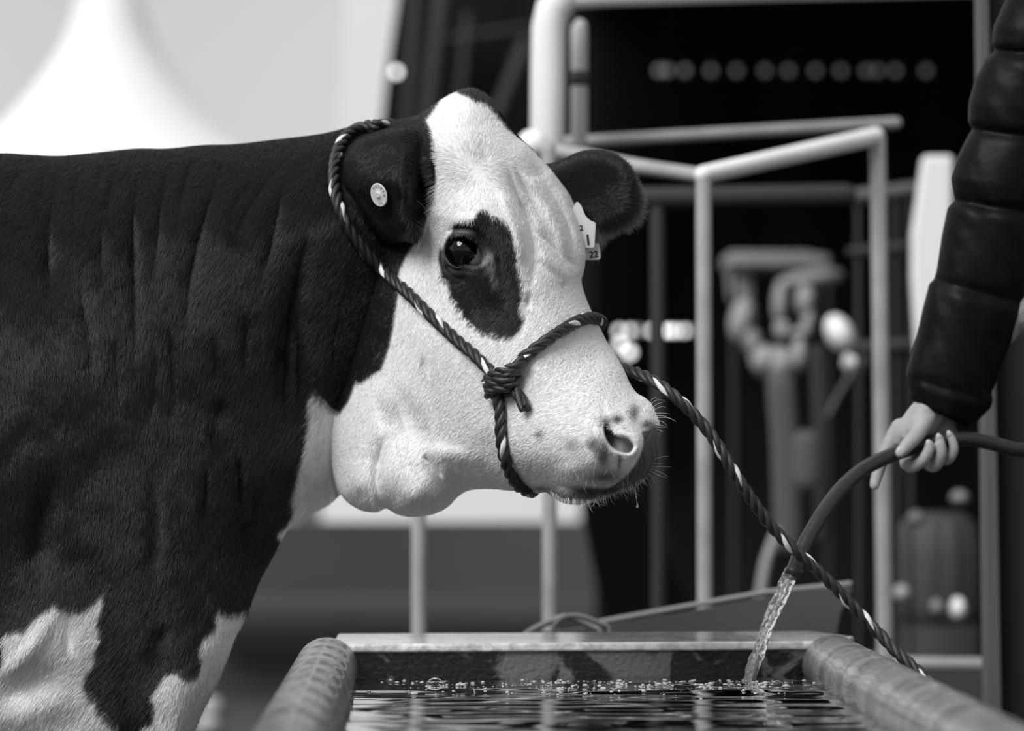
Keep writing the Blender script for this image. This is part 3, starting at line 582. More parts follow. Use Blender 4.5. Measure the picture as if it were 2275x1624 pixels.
for L, ph in (([(1082, 848, -.004), (1090, 838, .016), (1110, 826, .028), (1132, 822, .026), (1150, 812, .018), (1162, 800, .008)], 0), ([(1086, 862, -.002), (1088, 852, .016), (1108, 846, .028), (1130, 838, .027), (1146, 826, .010)], 1.2),
              ([(1088, 878, -.002), (1090, 866, .014), (1112, 860, .024), (1134, 856, .020), (1144, 840, .006)], 2.4), ([(1128, 874, .002), (1140, 858, .010), (1150, 836, .006)], .6)):
    kn.append((catmull(kpath(L), 10), ph))
knot = rope('knot', kn[0][0], RR*.98, halter, hand=1, phase=kn[0][1], tracer=True)
for P_, ph in kn[1:]: rope('knot_turn', P_, RR*.98, halter, hand=1, phase=ph, tracer=False)
rope('rope_end', catmull(kpath([(1140, 856, .006), (1150, 874, .010), (1160, 892, .011), (1168, 908, .011)]), 10), RR*1.02, halter, hand=1, pitch=.09, tracer=False)
lead = catmull([V(1330, 812, 5.16), V(1372, 816, 5.12), V(1396, 822, 5.08), V(1432, 836, 5.05), V(1470, 858, 5.03), V(1510, 890, 5.02), V(1550, 930, 5.02), V(1590, 982, 5.02), V(1625, 1040, 5.02), V(1665, 1102, 5.03), V(1705, 1158, 5.04), V(1750, 1208, 5.05),
    V(1800, 1252, 5.06), V(1850, 1300, 5.07), V(1900, 1352, 5.08), V(1950, 1404, 5.08), V(2000, 1456, 5.06), V(2055, 1505, 5.04), V(2100, 1560, 5.03), V(2130, 1700, 5.03), V(2140, 1900, 5.03), V(2140, 2200, 5.03), V(2150, 2440, 5.02), V(2300, 2500, 4.95)], 12)
rope('lead_rope', lead, .0078, halter, hand=1, pitch=.054)
under(halter)

# ================================================================ ear tags
M_TAG = mat('tag_plastic', .62, .45, .4); M_INK = mat('tag_ink', .01, .5); M_TAGSH = mat('tag_plastic_dull', .55, .5)
bt = empty('ear_tag', V(842, 433, 4.99)); tagit(bt, "round pale button tag pinned in the cow's near ear", 'ear tag')
bd_ = float(bil(N0, 842, 433))-.016
ax = Vector((-.72, -.66, -.26)).normalized(); ctr = Vector(V(842, 433, bd_))
q1 = Vector((.28, .0, -1)); q1 = (q1-ax*q1.dot(ax)).normalized(); q2 = ax.cross(q1)
def disc(c, r, h, prof, n=40):
    v = []; f = []
    for rr, hh in prof:
        for j in range(n):
            a = 2*math.pi*j/n; v.append(c+q1*(r*rr*math.cos(a))+q2*(r*rr*math.sin(a))+ax*(hh*h))
    for i in range(len(prof)-1):
        for j in range(n): f.append((i*n+j, (i+1)*n+j, (i+1)*n+(j+1) % n, i*n+(j+1) % n))
    f.append(tuple(range(n))); f.append(tuple((len(prof)-1)*n+j for j in range(n))[::-1]); return v, f
MB().add(disc(ctr, .0158, .001, [(.9, -1), (1, -.6), (1, .6), (.93, 1), (.86, .7), (.35, .8), (.30, 1.2), (.22, 2.6), (.12, 2.9), (.05, 2.2)])).build('disc', M_TAG, bt)
def text(name, s, size, loc, xd, yd, m, parent, ext=.0002):
    c = bpy.data.curves.new(name, 'FONT'); c.body = s; c.size = size; c.extrude = ext; c.offset = size*.022; c.align_x = 'CENTER'; c.align_y = 'CENTER'; c.resolution_u = 6
    tmp = bpy.data.objects.new('tmp', c); COL.objects.link(tmp); dg = bpy.context.evaluated_depsgraph_get(); me = bpy.data.meshes.new_from_object(tmp.evaluated_get(dg)); bpy.data.objects.remove(tmp)
    xd = Vector(xd).normalized(); yd = Vector(yd); yd = (yd-xd*yd.dot(xd)).normalized(); zd = xd.cross(yd)
    for v in me.vertices: p = v.co.copy(); v.co = Vector(loc)+xd*p.x+yd*p.y+zd*p.z
    me.materials.clear(); me.materials.append(m); o = bpy.data.objects.new(name, me); COL.objects.link(o); o.parent = parent; return o
M_EMB = mat('tag_relief', .25, .5)
for i, ch in enumerate('00101G'):
    a = math.radians(205-26*i); rad_ = q1*(-math.cos(a)*-1)+q2*math.sin(a)
    rad_ = (q1*math.cos(a)+q2*math.sin(a)); text('numeral', ch, .0050, ctr+rad_*.0112+ax*.0010, ax.cross(rad_)*-1, rad_, M_EMB, bt)
for i, ch in enumerate('33'):
    a = math.radians(-18+24*i); rad_ = (q1*math.cos(a)+q2*math.sin(a)); text('numeral', ch, .0040, ctr+rad_*.0112+ax*.0010, ax.cross(rad_)*-1, rad_, M_EMB, bt)
under(bt)
def rounded(pts, D, depth, col_m, name, parent, tilt=(0, 0)):
    v, f = prism(catmull(pts, 5, True), D, depth); return obj(name, v, f, col_m, parent, False)
tg = empty('ear_tag', V(1310, 500, 5.14)); tagit(tg, "white flag tag marked with a 1 hanging below the cow's far ear", 'ear tag', 'flag tags in the far ear')
DT = 5.135
rounded([(1278, 452), (1290, 455), (1300, 478), (1312, 490), (1321, 494), (1323, 500), (1322, 520), (1320.5, 544), (1318, 549), (1312, 550), (1290, 549), (1270, 545), (1262, 500)], DT, .0012, M_TAG, 'plate', tg)
text('numeral', '1', .0195, V(1306.5, 534, DT-.0004), (1, 0, .12), (.03, 0, 1), M_INK, tg)
text('numeral', '2', .010, V(1291.5, 507, DT-.0004), (1, 0, .1), (0, 0, 1), M_INK, tg); under(tg)
tg2 = empty('ear_tag', V(1318, 560, 5.15)); tagit(tg2, "lower white flag tag showing 22 behind the one marked 1", 'ear tag', 'flag tags in the far ear')
rounded([(1322, 541), (1329, 541), (1332, 548), (1334, 570), (1332, 575), (1326, 577), (1300, 577), (1280, 575), (1280, 545)], DT+.012, .0012, M_TAGSH, 'plate', tg2)
text('numeral', '22', .0125, V(1319, 566, DT+.0115), (1, 0, .10), (0, 0, 1), M_INK, tg2); under(tg2)

# drip from the lower lip
M_WATER = mat('clear_water', 1.0, .02, .5, trans=1.0, ior=1.33)
dr = tube([V(1411, 1083, 4.89), V(1412.5, 1095, 4.89), V(1414.5, 1110, 4.89), V(1416, 1122, 4.89)], [.0009, .0005, .0005, .0006], 8)
MB().add(dr).add(blob(V(1416, 1125, 4.89), (.0018, .0018, .0021), 14, 10)).add(blob(V(1413, 1104, 4.89), (.0009, .0009, .0011), 10, 8)).build('water_drip', M_WATER)
tagit(bpy.data.objects['water_drip'], "thin thread of water with a drop hanging from the cow's lip", 'drip')

# ================================================================ trough
def wornmat(name, hi, lo, scale, rough=.45, bump=.4, stretch=(1, 1, 1), c=(.42, .6), coat=0.3, bscale=120, dist=1.0):
    m = mat(name, hi, rough, .5, lo=lo, scale=scale, contrast=c, bump=bump, bscale=bscale, stretch=stretch, coat=coat, distort=dist, detail=7); return m
M_PIPE = wornmat('worn_pipe', .30, .12, 11, .30, .5, (1, 1.5, 1), (.35, .68), .25, dist=.35)
M_RIM = wornmat('wet_rim', .90, .50, 30, .22, .25, (1, 1, 1), (.4, .6), .6)
M_STAIN = wornmat('stained_inner_wall', .14, .005, 13, .40, .35, (1, 1, 1.2), (.49, .56), .4)
M_SHELL = wornmat('trough_metal', .10, .05, 8, .5)
tr = empty('water_trough', (.09, 4.3, 0)); tagit(tr, 'open cattle water trough with pipe rim and stained metal walls, full of dark water', 'trough')
ZT, ZP, RP = .643, .610, .0415
LB, LF, RB, RF = (-.2475, 5.13), (-.205, 3.15), (.4345, 5.20), (.482, 3.15)
def railtube(a, b, n=60, seed=0):
    rr = random.Random(seed); P = []; R = []
    for i in range(n):
        t_ = i/(n-1); P.append((a[0]+(b[0]-a[0])*t_, a[1]+(b[1]-a[1])*t_, ZP)); R.append(RP*(1+.012*math.sin(i*1.3+seed)))
    return tube(P, R, 40)
for nm, a, b, s_ in (('left_rail', LB, LF, 1), ('right_rail', RB, RF, 2)):
    o = obj('rail', *railtube(a, b, seed=s_), M_PIPE, tr)
obj('rail', *tube([(LF[0], LF[1], ZP), (RF[0], RF[1], ZP)], RP, 32), M_PIPE, tr)
# back rim slab with a bevelled right end, inner wall face and outer walls
def slab(topz, botz, outline):
    n = len(outline); v = [(x, y, topz) for x, y in outline]+[(x, y, botz) for x, y in outline]
    f = [tuple(range(n)), tuple(range(n, 2*n))[::-1]]+[(i, i+n, (i+1) % n+n, (i+1) % n) for i in range(n)]; return v, f
xl = (735-CX)*K*5.12; xr = (1822-CX)*K*5.20
rim = MB().add(slab(ZT, ZT-.012, [(xl, 5.125), (xr, 5.205), (.455, 5.24), (.475, 5.33), (xr+.01, 5.47), (xl-.004, 5.40)]))
ro = rim.build('rim', M_RIM, tr, False); bv = ro.modifiers.new('bevel', 'BEVEL'); bv.width = .004; bv.segments = 3
MB().add(slab(ZT-.011, .10, [(xl-.01, 5.130), (xr+.01, 5.212), (.470, 5.30), (xr+.0, 5.44), (xl-.0, 5.37)])).build('back_wall', M_STAIN, tr, False)
for a, b, sg in ((LB, LF, -1), (RB, RF, 1)):
    x0a, x0b = a[0]+sg*.018, b[0]+sg*.018
    v = [(x0a-.012, a[1]+.08, ZP), (x0a+.012, a[1]+.08, ZP), (x0b+.012, b[1], ZP), (x0b-.012, b[1], ZP)]; v = v+[(x, y, .06) for x, y, z in v]
    MB().add((v, [(0, 1, 2, 3), (7, 6, 5, 4), (0, 4, 5, 1), (1, 5, 6, 2), (2, 6, 7, 3), (3, 7, 4, 0)])).build('side_wall', M_SHELL, tr, False)
MB().add(box(LF[0]-.02, RF[0]+.02, 3.14, 3.16, .06, ZP)).build('front_wall', M_SHELL, tr, False)
MB().add(slab(.08, .06, [(-.26, 5.2), (.46, 5.3), (.50, 3.15), (-.22, 3.15)])).build('base', M_SHELL, tr, False)
for x_, y_ in ((-.2, 3.3), (.44, 3.3), (-.24, 5.1), (.44, 5.15)): MB().add(box(x_-.03, x_+.03, y_-.03, y_+.03, 0, .06)).build('foot', M_SHELL, tr, False)
# wet collars and scratches round the rails
under(tr)

# water in the trough
ZW = .5945
wx = np.linspace(-.232, .462, 330); wy = np.concatenate([np.linspace(3.2, 3.9, 40), np.linspace(3.91, 5.22, 420)])
WX, WY = np.meshgrid(wx, wy)
sx_, sy_ = float(V(1662, 1520, 5.08)[0]), 5.08
rr_ = np.hypot(WX-sx_, WY-sy_)
rng = np.random.default_rng(11); H = np.zeros(WX.shape)
for i in range(44):
    a = rng.normal(math.pi/2, .20); kx = rng.uniform(20, 190); amp = .00030/(kx/35)**1.15
    H += amp*np.sin(kx*(WX*math.cos(a)+WY*math.sin(a))+rng.uniform(0, 6.3))
H += .0011*np.sin(rr_*95)*np.exp(-rr_/.16)+.0006*np.sin(rr_*240)*np.exp(-rr_/.07)
inr = (WX > np.interp(WY, [3.15, 5.2], [LF[0], LB[0]])+.01) & (WX < np.interp(WY, [3.15, 5.2], [RF[0], RB[0]])-.01) & (WY < 5.13+(WX+.24)*.12)
VW = np.stack([WX, WY, ZW+H], -1).reshape(-1, 3); ny_, nx_ = WX.shape
j, i = np.nonzero(inr[:-1, :-1] & inr[1:, 1:]); FW = np.stack([j*nx_+i, j*nx_+i+1, (j+1)*nx_+i+1, (j+1)*nx_+i], 1)
M_SURF = mat('dark_water', .004, .012, .6, ior=1.45, coat=1.0)
wa = obj('water', VW, FW, M_SURF); tagit(wa, 'dark rippling water filling the trough', 'water', kind='stuff')

# foam and bubbles along the far side
fb = MB(); rf_ = random.Random(5)
for i in range(1500):
    px = rf_.gauss(1400, 260) if rf_.random() < .8 else rf_.uniform(860, 1830)
    if not 790 < px < 1900: continue
    D = 5.10-abs(rf_.gauss(0, .13))
    if D < 4.82: continue
    x = (px-CX)*K*D; cl = mnoise.noise(Vector((x*38, D*25, 0)))
    if cl < .05: continue
    s = rf_.choice([.0003, .0004, .0005, .0006, .0008, .0011, .0016])*rf_.uniform(.7, 1.3); z = ZW+s*rf_.uniform(.1, 1.6)*(1+.8*max(0, cl))
    fb.add(blob((x, D, z), (s*rf_.uniform(1.1, 2.6), s*1.5, s), 8, 5))
M_FOAM = mat('foam', .8, .12, .6, trans=.55, ior=1.2)
fo = fb.build('foam', M_FOAM); tagit(fo, 'scattered small bubbles and foam floating near the back wall of the trough', 'foam', kind='stuff')
for cx_, cy_, rr2, lb in ((967, 1534, .0115, 'largest clear bubble floating near the left end of the trough'), (1727, 1512, .0075, 'bubble cluster just right of the falling stream')):
    D = 5.03; z0 = ZW; x = (cx_-CX)*K*D; bb = MB().add(blob((x, D, z0), (rr2, rr2, rr2*.85), 24, 14))
    for q_ in range(7): bb.add(blob((x+rf_.uniform(-1.6, 1.6)*rr2, D+rf_.uniform(-.01, .01), z0+.002), (rr2*.35, rr2*.35, rr2*.3), 12, 8))
    o = bb.build('bubble', mat('bubble_film', 1, .0, .5, trans=1, ior=1.08)); tagit(o, lb, 'bubble')

# ================================================================ hose and stream
hp = [V(1764, 1268, 5.08), V(1776, 1235, 5.095), V(1798, 1190, 5.115), V(1828, 1140, 5.14), V(1865, 1090, 5.18), V(1910, 1048, 5.22), V(1955, 1022, 5.26), V(2000, 1004, 5.29), V(2050, 988, 5.305), V(2100, 978, 5.31), V(2150, 975, 5.32), V(2200, 984, 5.33), V(2250, 998, 5.34), V(2300, 1012, 5.36), V(2450, 1100, 5.4), V(2650, 1500, 5.5), V(2750, 2200, 5.5), V(2900, 2480, 5.3), V(3200, 2500, 5.2)]
hp = catmull(hp, 8); M_HOSE = mat('rubber_hose', .024, .38, .5, bump=.15, bscale=300)
hose = empty('water_hose', V(1764, 1268, 5.08)); tagit(hose, 'dark rubber hose held over the trough and pouring water', 'hose')
obj('hose_tube', *tube(hp, .0102, 24), M_HOSE, hose)
d0 = np.array(hp[0]); d1 = np.array(hp[1]); dn = (d0-d1)/np.linalg.norm(d0-d1)
obj('hose_mouth', *tube([d0-dn*.001, d0+dn*.0085], [.0109, .0109], 24, dome=False), M_HOSE, hose)
under(hose)
st = catmull([V(1764, 1262, 5.08), V(1752, 1285, 5.079), V(1733, 1325, 5.078), V(1712, 1375, 5.078), V(1692, 1425, 5.079), V(1676, 1470, 5.08), V(1662, 1522, 5.08)], 16)
n_ = len(st); th = np.linspace(0, 2*math.pi, 28, endpoint=False); T, U, B = frames(st)
vv = []; ff = []
for kx, (sx3, rb, ph) in enumerate(((-.0042, .0062, 0.), (.0046, .0068, 2.))):
    o3 = len(vv)
    for i in range(n_):
        t_ = i/(n_-1); base = rb*(1-.25*t_**.6); c3 = st[i]+np.array([sx3*(1-.35*t_)*(1+.25*math.sin(t_*16+ph)), .002*math.sin(t_*11+ph), 0])
        for a in th:
            r_ = base*(1+.14*math.cos(2*a+t_*9+ph)+.09*math.sin(3*a-t_*31+ph)+.08*math.sin(t_*75+a*2+ph)+.05*math.sin(t_*150-a*3))
            vv.append(c3+r_*(math.cos(a)*U[i]+math.sin(a)*B[i]))
    ff += [(o3+i*28+j, o3+i*28+(j+1) % 28, o3+(i+1)*28+(j+1) % 28, o3+(i+1)*28+j) for i in range(n_-1) for j in range(28)]+[tuple(o3+q3 for q3 in range(28))[::-1], tuple(o3+(n_-1)*28+j for j in range(28))]
so = obj('water_stream', vv, ff, mat('falling_water', 1.0, .02, .7, trans=.90, ior=1.33)); tagit(so, 'clear stream of water falling from the hose into the trough', 'stream')

# ================================================================ person on the right
M_SKIN = mat('skin', .34, .5, .4, var=.08, scale=60, bump=.08, bscale=400)
M_SKIN.node_tree.nodes['Principled BSDF'].inputs['Subsurface Weight'].default_value = .0
M_NAIL = mat('nail', .45, .25, .5); M_JACK = mat('quilted_jacket', .0035, .48, .14, bump=.25, bscale=26); M_TROU = mat('dark_trousers', .015, .8)
M_HD = mat('hair_dark', .02, .6)
per = empty('person', (1.0, 5.5, 0)); tagit(per, 'person in a dark padded jacket reaching down to hold the hose over the trough', 'person')
bm = MB()
def chain(L, n=14):  # (px, py, D, r)
    q_ = catmull([(*V(a, b_, c), r_) for a, b_, c, r_ in L], 8); return tube(q_[:, :3], q_[:, 3], n)
# forearm, wrist and back of the hand
bm.add(chain([(2280, 640, 5.36, .038), (2190, 745, 5.345, .034), (2110, 850, 5.335, .031), (2080, 892, 5.335, .0255), (2066, 918, 5.330, .0240), (2052, 942, 5.326, .0195)], 20))
bm.add(chain([(2066, 908, 5.338, .020), (2042, 936, 5.337, .0185), (2014, 956, 5.332, .0150), (1994, 966, 5.328, .0125)], 18))      # to the index knuckle
bm.add(chain([(2060, 905, 5.325, .0185), (2034, 930, 5.322, .0165), (2010, 958, 5.320, .0125), (2000, 978, 5.322, .009)], 18)); bm.add(chain([(2052, 920, 5.312, .0165), (2030, 950, 5.308, .012), (2018, 968, 5.310, .008)], 18))
bm.add(chain([(2085, 920, 5.345, .021), (2062, 950, 5.348, .021), (2030, 985, 5.346, .016)], 18))
bm.add(chain([(2095, 930, 5.348, .019), (2085, 960, 5.350, .018), (2065, 1000, 5.346, .014)], 18))
bm.add(chain([(2098, 930, 5.345, .017), (2102, 965, 5.347, .015), (2100, 1000, 5.342, .012)], 18))
bm.add(chain([(2000, 950, 5.328, .0135), (1984, 974, 5.328, .0115), (1970, 1000, 5.326, .0103), (1958, 1028, 5.322, .0090), (1948, 1058, 5.318, .0082), (1943, 1078, 5.314, .0070)]))  # index
bm.add(chain([(2066, 918, 5.318, .0140), (2050, 944, 5.298, .0128), (2036, 966, 5.284, .0112), (2020, 984, 5.276, .0102), (2006, 1000, 5.272, .0088), (2000, 1006, 5.271, .0078)]))  # thumb
bm.add(chain([(2030, 985, 5.345, .0105), (2012, 1024, 5.325, .0088), (2024, 1038, 5.300, .0084), (2048, 1025, 5.284, .0084), (2062, 1004, 5.279, .0078), (2065, 988, 5.279, .0066)]))  # middle
bm.add(chain([(2068, 1000, 5.345, .0098), (2062, 1030, 5.325, .0082), (2078, 1036, 5.300, .0080), (2090, 1014, 5.287, .0080), (2090, 992, 5.284, .0074), (2087, 974, 5.285, .0062)]))  # ring
bm.add(chain([(2100, 1000, 5.342, .0085), (2098, 1022, 5.322, .0070), (2109, 1020, 5.302, .0068), (2119, 1002, 5.295, .0068), (2117, 982, 5.293, .0064), (2110, 966, 5.293, .0054)]))  # little
# upper body, far arm, head and legs
def lc(L, n=16): q_ = catmull(L, 6); return tube(q_[:, :3], q_[:, 3], n)
bm.add(lc([(.80, 5.36, 1.16, .045), (.86, 5.42, 1.36, .05), (.98, 5.5, 1.45, .06)])); bm.add(lc([(.71, 5.355, 1.10, .040), (.75, 5.36, 1.13, .043), (.80, 5.37, 1.17, .045)]))
bm.add(lc([(1.06, 5.55, 1.45, .08), (1.05, 5.55, 1.2, .13), (1.05, 5.55, .95, .14)])); bm.add(lc([(1.03, 5.53, 1.42, .06), (1.01, 5.51, 1.56, .055), (.99, 5.50, 1.62, .06)]))
bm.add(blob((.97, 5.49, 1.685), (.083, .075, .11), 24, 16)); bm.add(blob((.915, 5.46, 1.665), (.018, .014, .022), 10, 8)); bm.add(blob((.925, 5.465, 1.62), (.035, .03, .03), 12, 8)); bm.add(blob((1.0, 5.56, 1.68), (.012, .02, .03), 10, 8)); bm.add(blob((.985, 5.415, 1.68), (.012, .012, .03), 10, 8))
bm.add(lc([(1.12, 5.62, 1.42, .06), (1.2, 5.7, 1.15, .045), (1.16, 5.62, .92, .035), (1.14, 5.58, .82, .03)]))
for dy in (-.09, .1): bm.add(lc([(1.06, 5.55+dy, .95, .09), (1.05, 5.55+dy, .5, .06), (1.07, 5.56+dy, .08, .04), (1.0, 5.54+dy, .04, .035)]))
body = bm.build('body', M_SKIN, per); rm = body.modifiers.new('remesh', 'REMESH'); rm.mode = 'VOXEL'; rm.voxel_size = .0019; rm.use_smooth_shade = True
smo = body.modifiers.new('smooth', 'SMOOTH'); smo.factor = .5; smo.iterations = 5
def nail(px, py, D, rx, rz, rot): obj('nail', *blob(V(px, py, D), (rx, .0022, rz), 14, 8, rot), M_NAIL, per)
from mathutils import Matrix
nail(2001, 1003, 5.2650, .0062, .0074, Matrix.Rotation(math.radians(40), 3, 'Y')); nail(2063.5, 986, 5.2745, .0045, .0062, Matrix.Rotation(math.radians(-10), 3, 'Y'))
nail(2086, 971, 5.2805, .0042, .0055, Matrix.Rotation(math.radians(-15), 3, 'Y')); nail(2109, 964, 5.289, .0036, .005, Matrix.Rotation(math.radians(-25), 3, 'Y'))
# puffed sleeve: horizontal rings between the two outlines
Lf = [(-300, 2370), (-120, 2290), (0, 2237), (60, 2210), (95, 2206), (113, 2213), (135, 2190), (180, 2168), (230, 2155), (270, 2154), (287, 2164), (305, 2152), (350, 2130), (395, 2115), (430, 2120), (445, 2124), (462, 2108), (520, 2096), (600, 2084), (622, 2078), (632, 2067), (690, 2052), (745, 2040), (790, 2026), (826, 2016), (840, 2017), (862, 2022), (884, 2024), (888, 2028)]
Rt = [(-300, 2620), (0, 2500), (280, 2400), (450, 2350), (620, 2300), (700, 2268), (768, 2240), (790, 2232), (830, 2216), (872, 2200), (890, 2203), (905, 2198), (925, 2178), (946, 2160), (950, 2152)]
seams = [-190, 113, 287, 445, 627, 835]
ts = np.linspace(0, 1, 200); vj = []; mj = 48
ly = np.array([a for a, b_ in Lf]); lx = np.array([b_ for a, b_ in Lf]); ry = np.array([a for a, b_ in Rt]); rx = np.array([b_ for a, b_ in Rt])
for t_ in ts:
    yl = -300+t_*(888+300); yr = -300+t_*(950+300)
    xl_, xr_ = np.interp(yl, ly, lx), np.interp(yr, ry, rx); c = .5*(np.array([xl_, yl])+np.array([xr_, yr])); h = .5*(np.array([xr_, yr])-np.array([xl_, yl])); hw = np.linalg.norm(h)
    sd = min(abs(yl-s) for s in seams); puff = 1-.13*math.exp(-(sd/14.)**2)
    Dc = 5.36-.025*t_
    for a in np.linspace(0, 2*math.pi, mj, endpoint=False):
        fold = 1+.05*math.sin(a*7+yl*.05)*math.exp(-(sd/40.)**2)+.012*math.sin(a*9+yl*.11)
        px_, py_ = c+h*math.cos(a); vj.append(V(px_, py_, Dc-math.sin(a)*hw*K*5.3*.80*puff*fold*(1 if math.sin(a) > 0 else .8)))
fj = [(i*mj+j, i*mj+(j+1) % mj, (i+1)*mj+(j+1) % mj, (i+1)*mj+j) for i in range(199) for j in range(mj)]+[tuple(range(mj))[::-1]]
jk = obj('jacket_sleeve', vj, fj, M_JACK, per); sl = jk.modifiers.new('solid', 'SOLIDIFY'); sl.thickness = .004; sl.offset = 0
cf = obj('cuff', *tube(catmull([V(2092, 862, 5.335), V(2080, 888, 5.333), V(2073, 905, 5.331)], 6), [.0325]*7+[.0295]*6, 28, dome=False), mat('cuff_knit', .012, .7), per); 
jb = MB()
def lc2(L): q_ = catmull(L, 8); return tube(q_[:, :3], q_[:, 3], 32, flat=.8)
jb.add(lc2([(1.07, 5.56, 1.50, .09), (1.07, 5.56, 1.42, .17), (1.07, 5.56, 1.33, .19), (1.07, 5.56, 1.30, .175), (1.07, 5.56, 1.2, .195), (1.07, 5.56, 1.12, .18), (1.07, 5.56, 1.02, .20), (1.07, 5.56, .94, .185), (1.07, 5.56, .84, .2), (1.07, 5.56, .78, .18)]))
jb.add(lc2([(1.14, 5.64, 1.43, .08), (1.22, 5.71, 1.15, .065), (1.18, 5.63, .93, .055), (1.16, 5.60, .87, .045)])); jb.add(lc2([(1.02, 5.53, 1.52, .06), (1.01, 5.52, 1.56, .075), (1.01, 5.51, 1.58, .07)]))
jb.build('jacket_body', M_JACK, per)
tb = MB()
for dy in (-.09, .1): tb.add(lc2([(1.07, 5.56+dy, .9, .12), (1.06, 5.56+dy, .5, .085), (1.07, 5.56+dy, .14, .075), (1.07, 5.56+dy, .10, .07)]))
tb.build('trousers', M_TROU, per)
for dy in (-.09, .1): MB().add(lc2([(1.10, 5.56+dy, .05, .05), (1.02, 5.55+dy, .045, .05), (.92, 5.54+dy, .035, .04)])).build('boot', M_TROU, per)
MB().add(blob((.985, 5.50, 1.715), (.09, .084, .095), 24, 14)).build('hair', M_HD, per)
under(per)

# ================================================================ ground and background
M_GND = mat('packed_ground', .06, .85, .2, var=.3, scale=3, bump=.3, bscale=20)
g = obj('ground', [(-40, -6, 0), (40, -6, 0), (40, 90, 0), (-40, 90, 0)], [(0, 1, 2, 3)], M_GND, None, False); g['kind'] = 'structure'
def bar(name, pts, wpx, D, m, parent=None, n=20, dome=True):
    """round pipe through sight points (px, py[, D]) with an apparent width in photo pixels"""
    P = [V(p[0], p[1], p[2] if len(p) > 2 else D) for p in pts]; r = [wpx/2*K*(p[2] if len(p) > 2 else D) for p in pts]
    return obj(name, *tube(P, r, n, dome), m, parent)
def slabp(name, poly, D, depth, m, parent=None, bev=.0):
    v, f = prism(poly, D, depth); o = obj(name, v, f, m, parent, False)
    if bev: b_ = o.modifiers.new('bevel', 'BEVEL'); b_.width = bev; b_.segments = 3
    return o
def gy0(D): return HY+CZ/(K*D)
M_WHITE = mat('white_canvas', .85, .7, .2); M_GALV = mat('galvanised_pipe', .36, .42, .5, var=.15, scale=15); M_GALVB = mat('pale_painted_pipe', .92, .4, .4, var=.08, scale=6)
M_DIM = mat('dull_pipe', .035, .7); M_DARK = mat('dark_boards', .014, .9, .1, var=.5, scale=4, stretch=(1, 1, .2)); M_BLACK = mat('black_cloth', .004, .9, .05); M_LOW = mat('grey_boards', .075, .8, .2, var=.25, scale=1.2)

# marquee
TD = 24.0; te = empty('marquee_tent', V(243, 900, TD)); te.location.z = 0; tagit(te, 'white marquee with a tall curved peak rising behind the cow', 'marquee')
prof = [(-150, 6), (-110, 18), (-60, 44), (0, 70), (50, 84), (100, 104), (150, 134), (200, 170), (250, 212), (290, 250), (330, 296), (380, 362), (430, 440), (480, 540), (520, 640), (640, 646), (645, 640)]
pv = []; pf = []; nn_ = 48; cxx = V(243, 0, TD)[0]
for y_, h_ in prof:
    for j in range(nn_):
        a = 2*math.pi*j/nn_; R_ = h_*K*TD; sq = 1/max(abs(math.cos(a)), abs(math.sin(a))) if y_ > 480 else 1+.0*a
        pv.append((cxx+R_*math.cos(a), TD+R_*math.sin(a), CZ-(y_-HY)*K*TD))
for i in range(len(prof)-1):
    for j in range(nn_): pf.append((i*nn_+j, i*nn_+(j+1) % nn_, (i+1)*nn_+(j+1) % nn_, (i+1)*nn_+j))
obj('canopy', pv, pf, M_WHITE, te)
for sx2 in (-1, 1):
    for sy2 in (-1, 1): obj('pole', *tube([(cxx+sx2*1.2, TD+sy2*1.2, 0), (cxx+sx2*1.2, TD+sy2*1.2, 2.3)], .04, 12), M_GALVB, te)
under(te)
# white side panel beside the shed
wp = slabp('canvas_screen', [(772, -160), (900, -160), (1330, 700), (1330, gy0(17)), (700, gy0(17)), (735, 700)], 17.0, .08, mat('white_screen', .92, .7, .2)); tagit(wp, 'upright white canvas screen between the sky and the dark shed', 'screen')
# dark shed: back wall, roof, awning
sh = empty('shed', (1.5, 14, 0)); tagit(sh, 'large dark open shed filling the right half behind the railings', 'shed')
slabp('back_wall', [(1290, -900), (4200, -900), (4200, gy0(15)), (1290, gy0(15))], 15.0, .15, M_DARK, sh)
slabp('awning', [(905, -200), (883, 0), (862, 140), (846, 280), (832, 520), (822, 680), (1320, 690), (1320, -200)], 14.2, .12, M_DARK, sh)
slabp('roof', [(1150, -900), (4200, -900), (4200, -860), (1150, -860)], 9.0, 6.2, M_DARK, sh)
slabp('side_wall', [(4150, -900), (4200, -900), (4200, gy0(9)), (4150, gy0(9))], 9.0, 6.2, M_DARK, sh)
M_STR = mat('dim_strut', .05, .8)
for a, b_, w_ in (((985, -20), (948, 300), 34), ((1168, 100), (1098, 280), 34), ((925, -20), (905, 300), 24), ((1040, 40), (1020, 260), 20), ((1000, 85), (1180, 60), 14)): bar('strut', [a, b_], w_, 14.05, M_STR, sh)
for i in range(9): bar('purlin', [(1290, 40+i*34), (2200, 10+i*34)], 8, 14.8, mat('purlin_metal', .018, .8), sh)
under(sh)
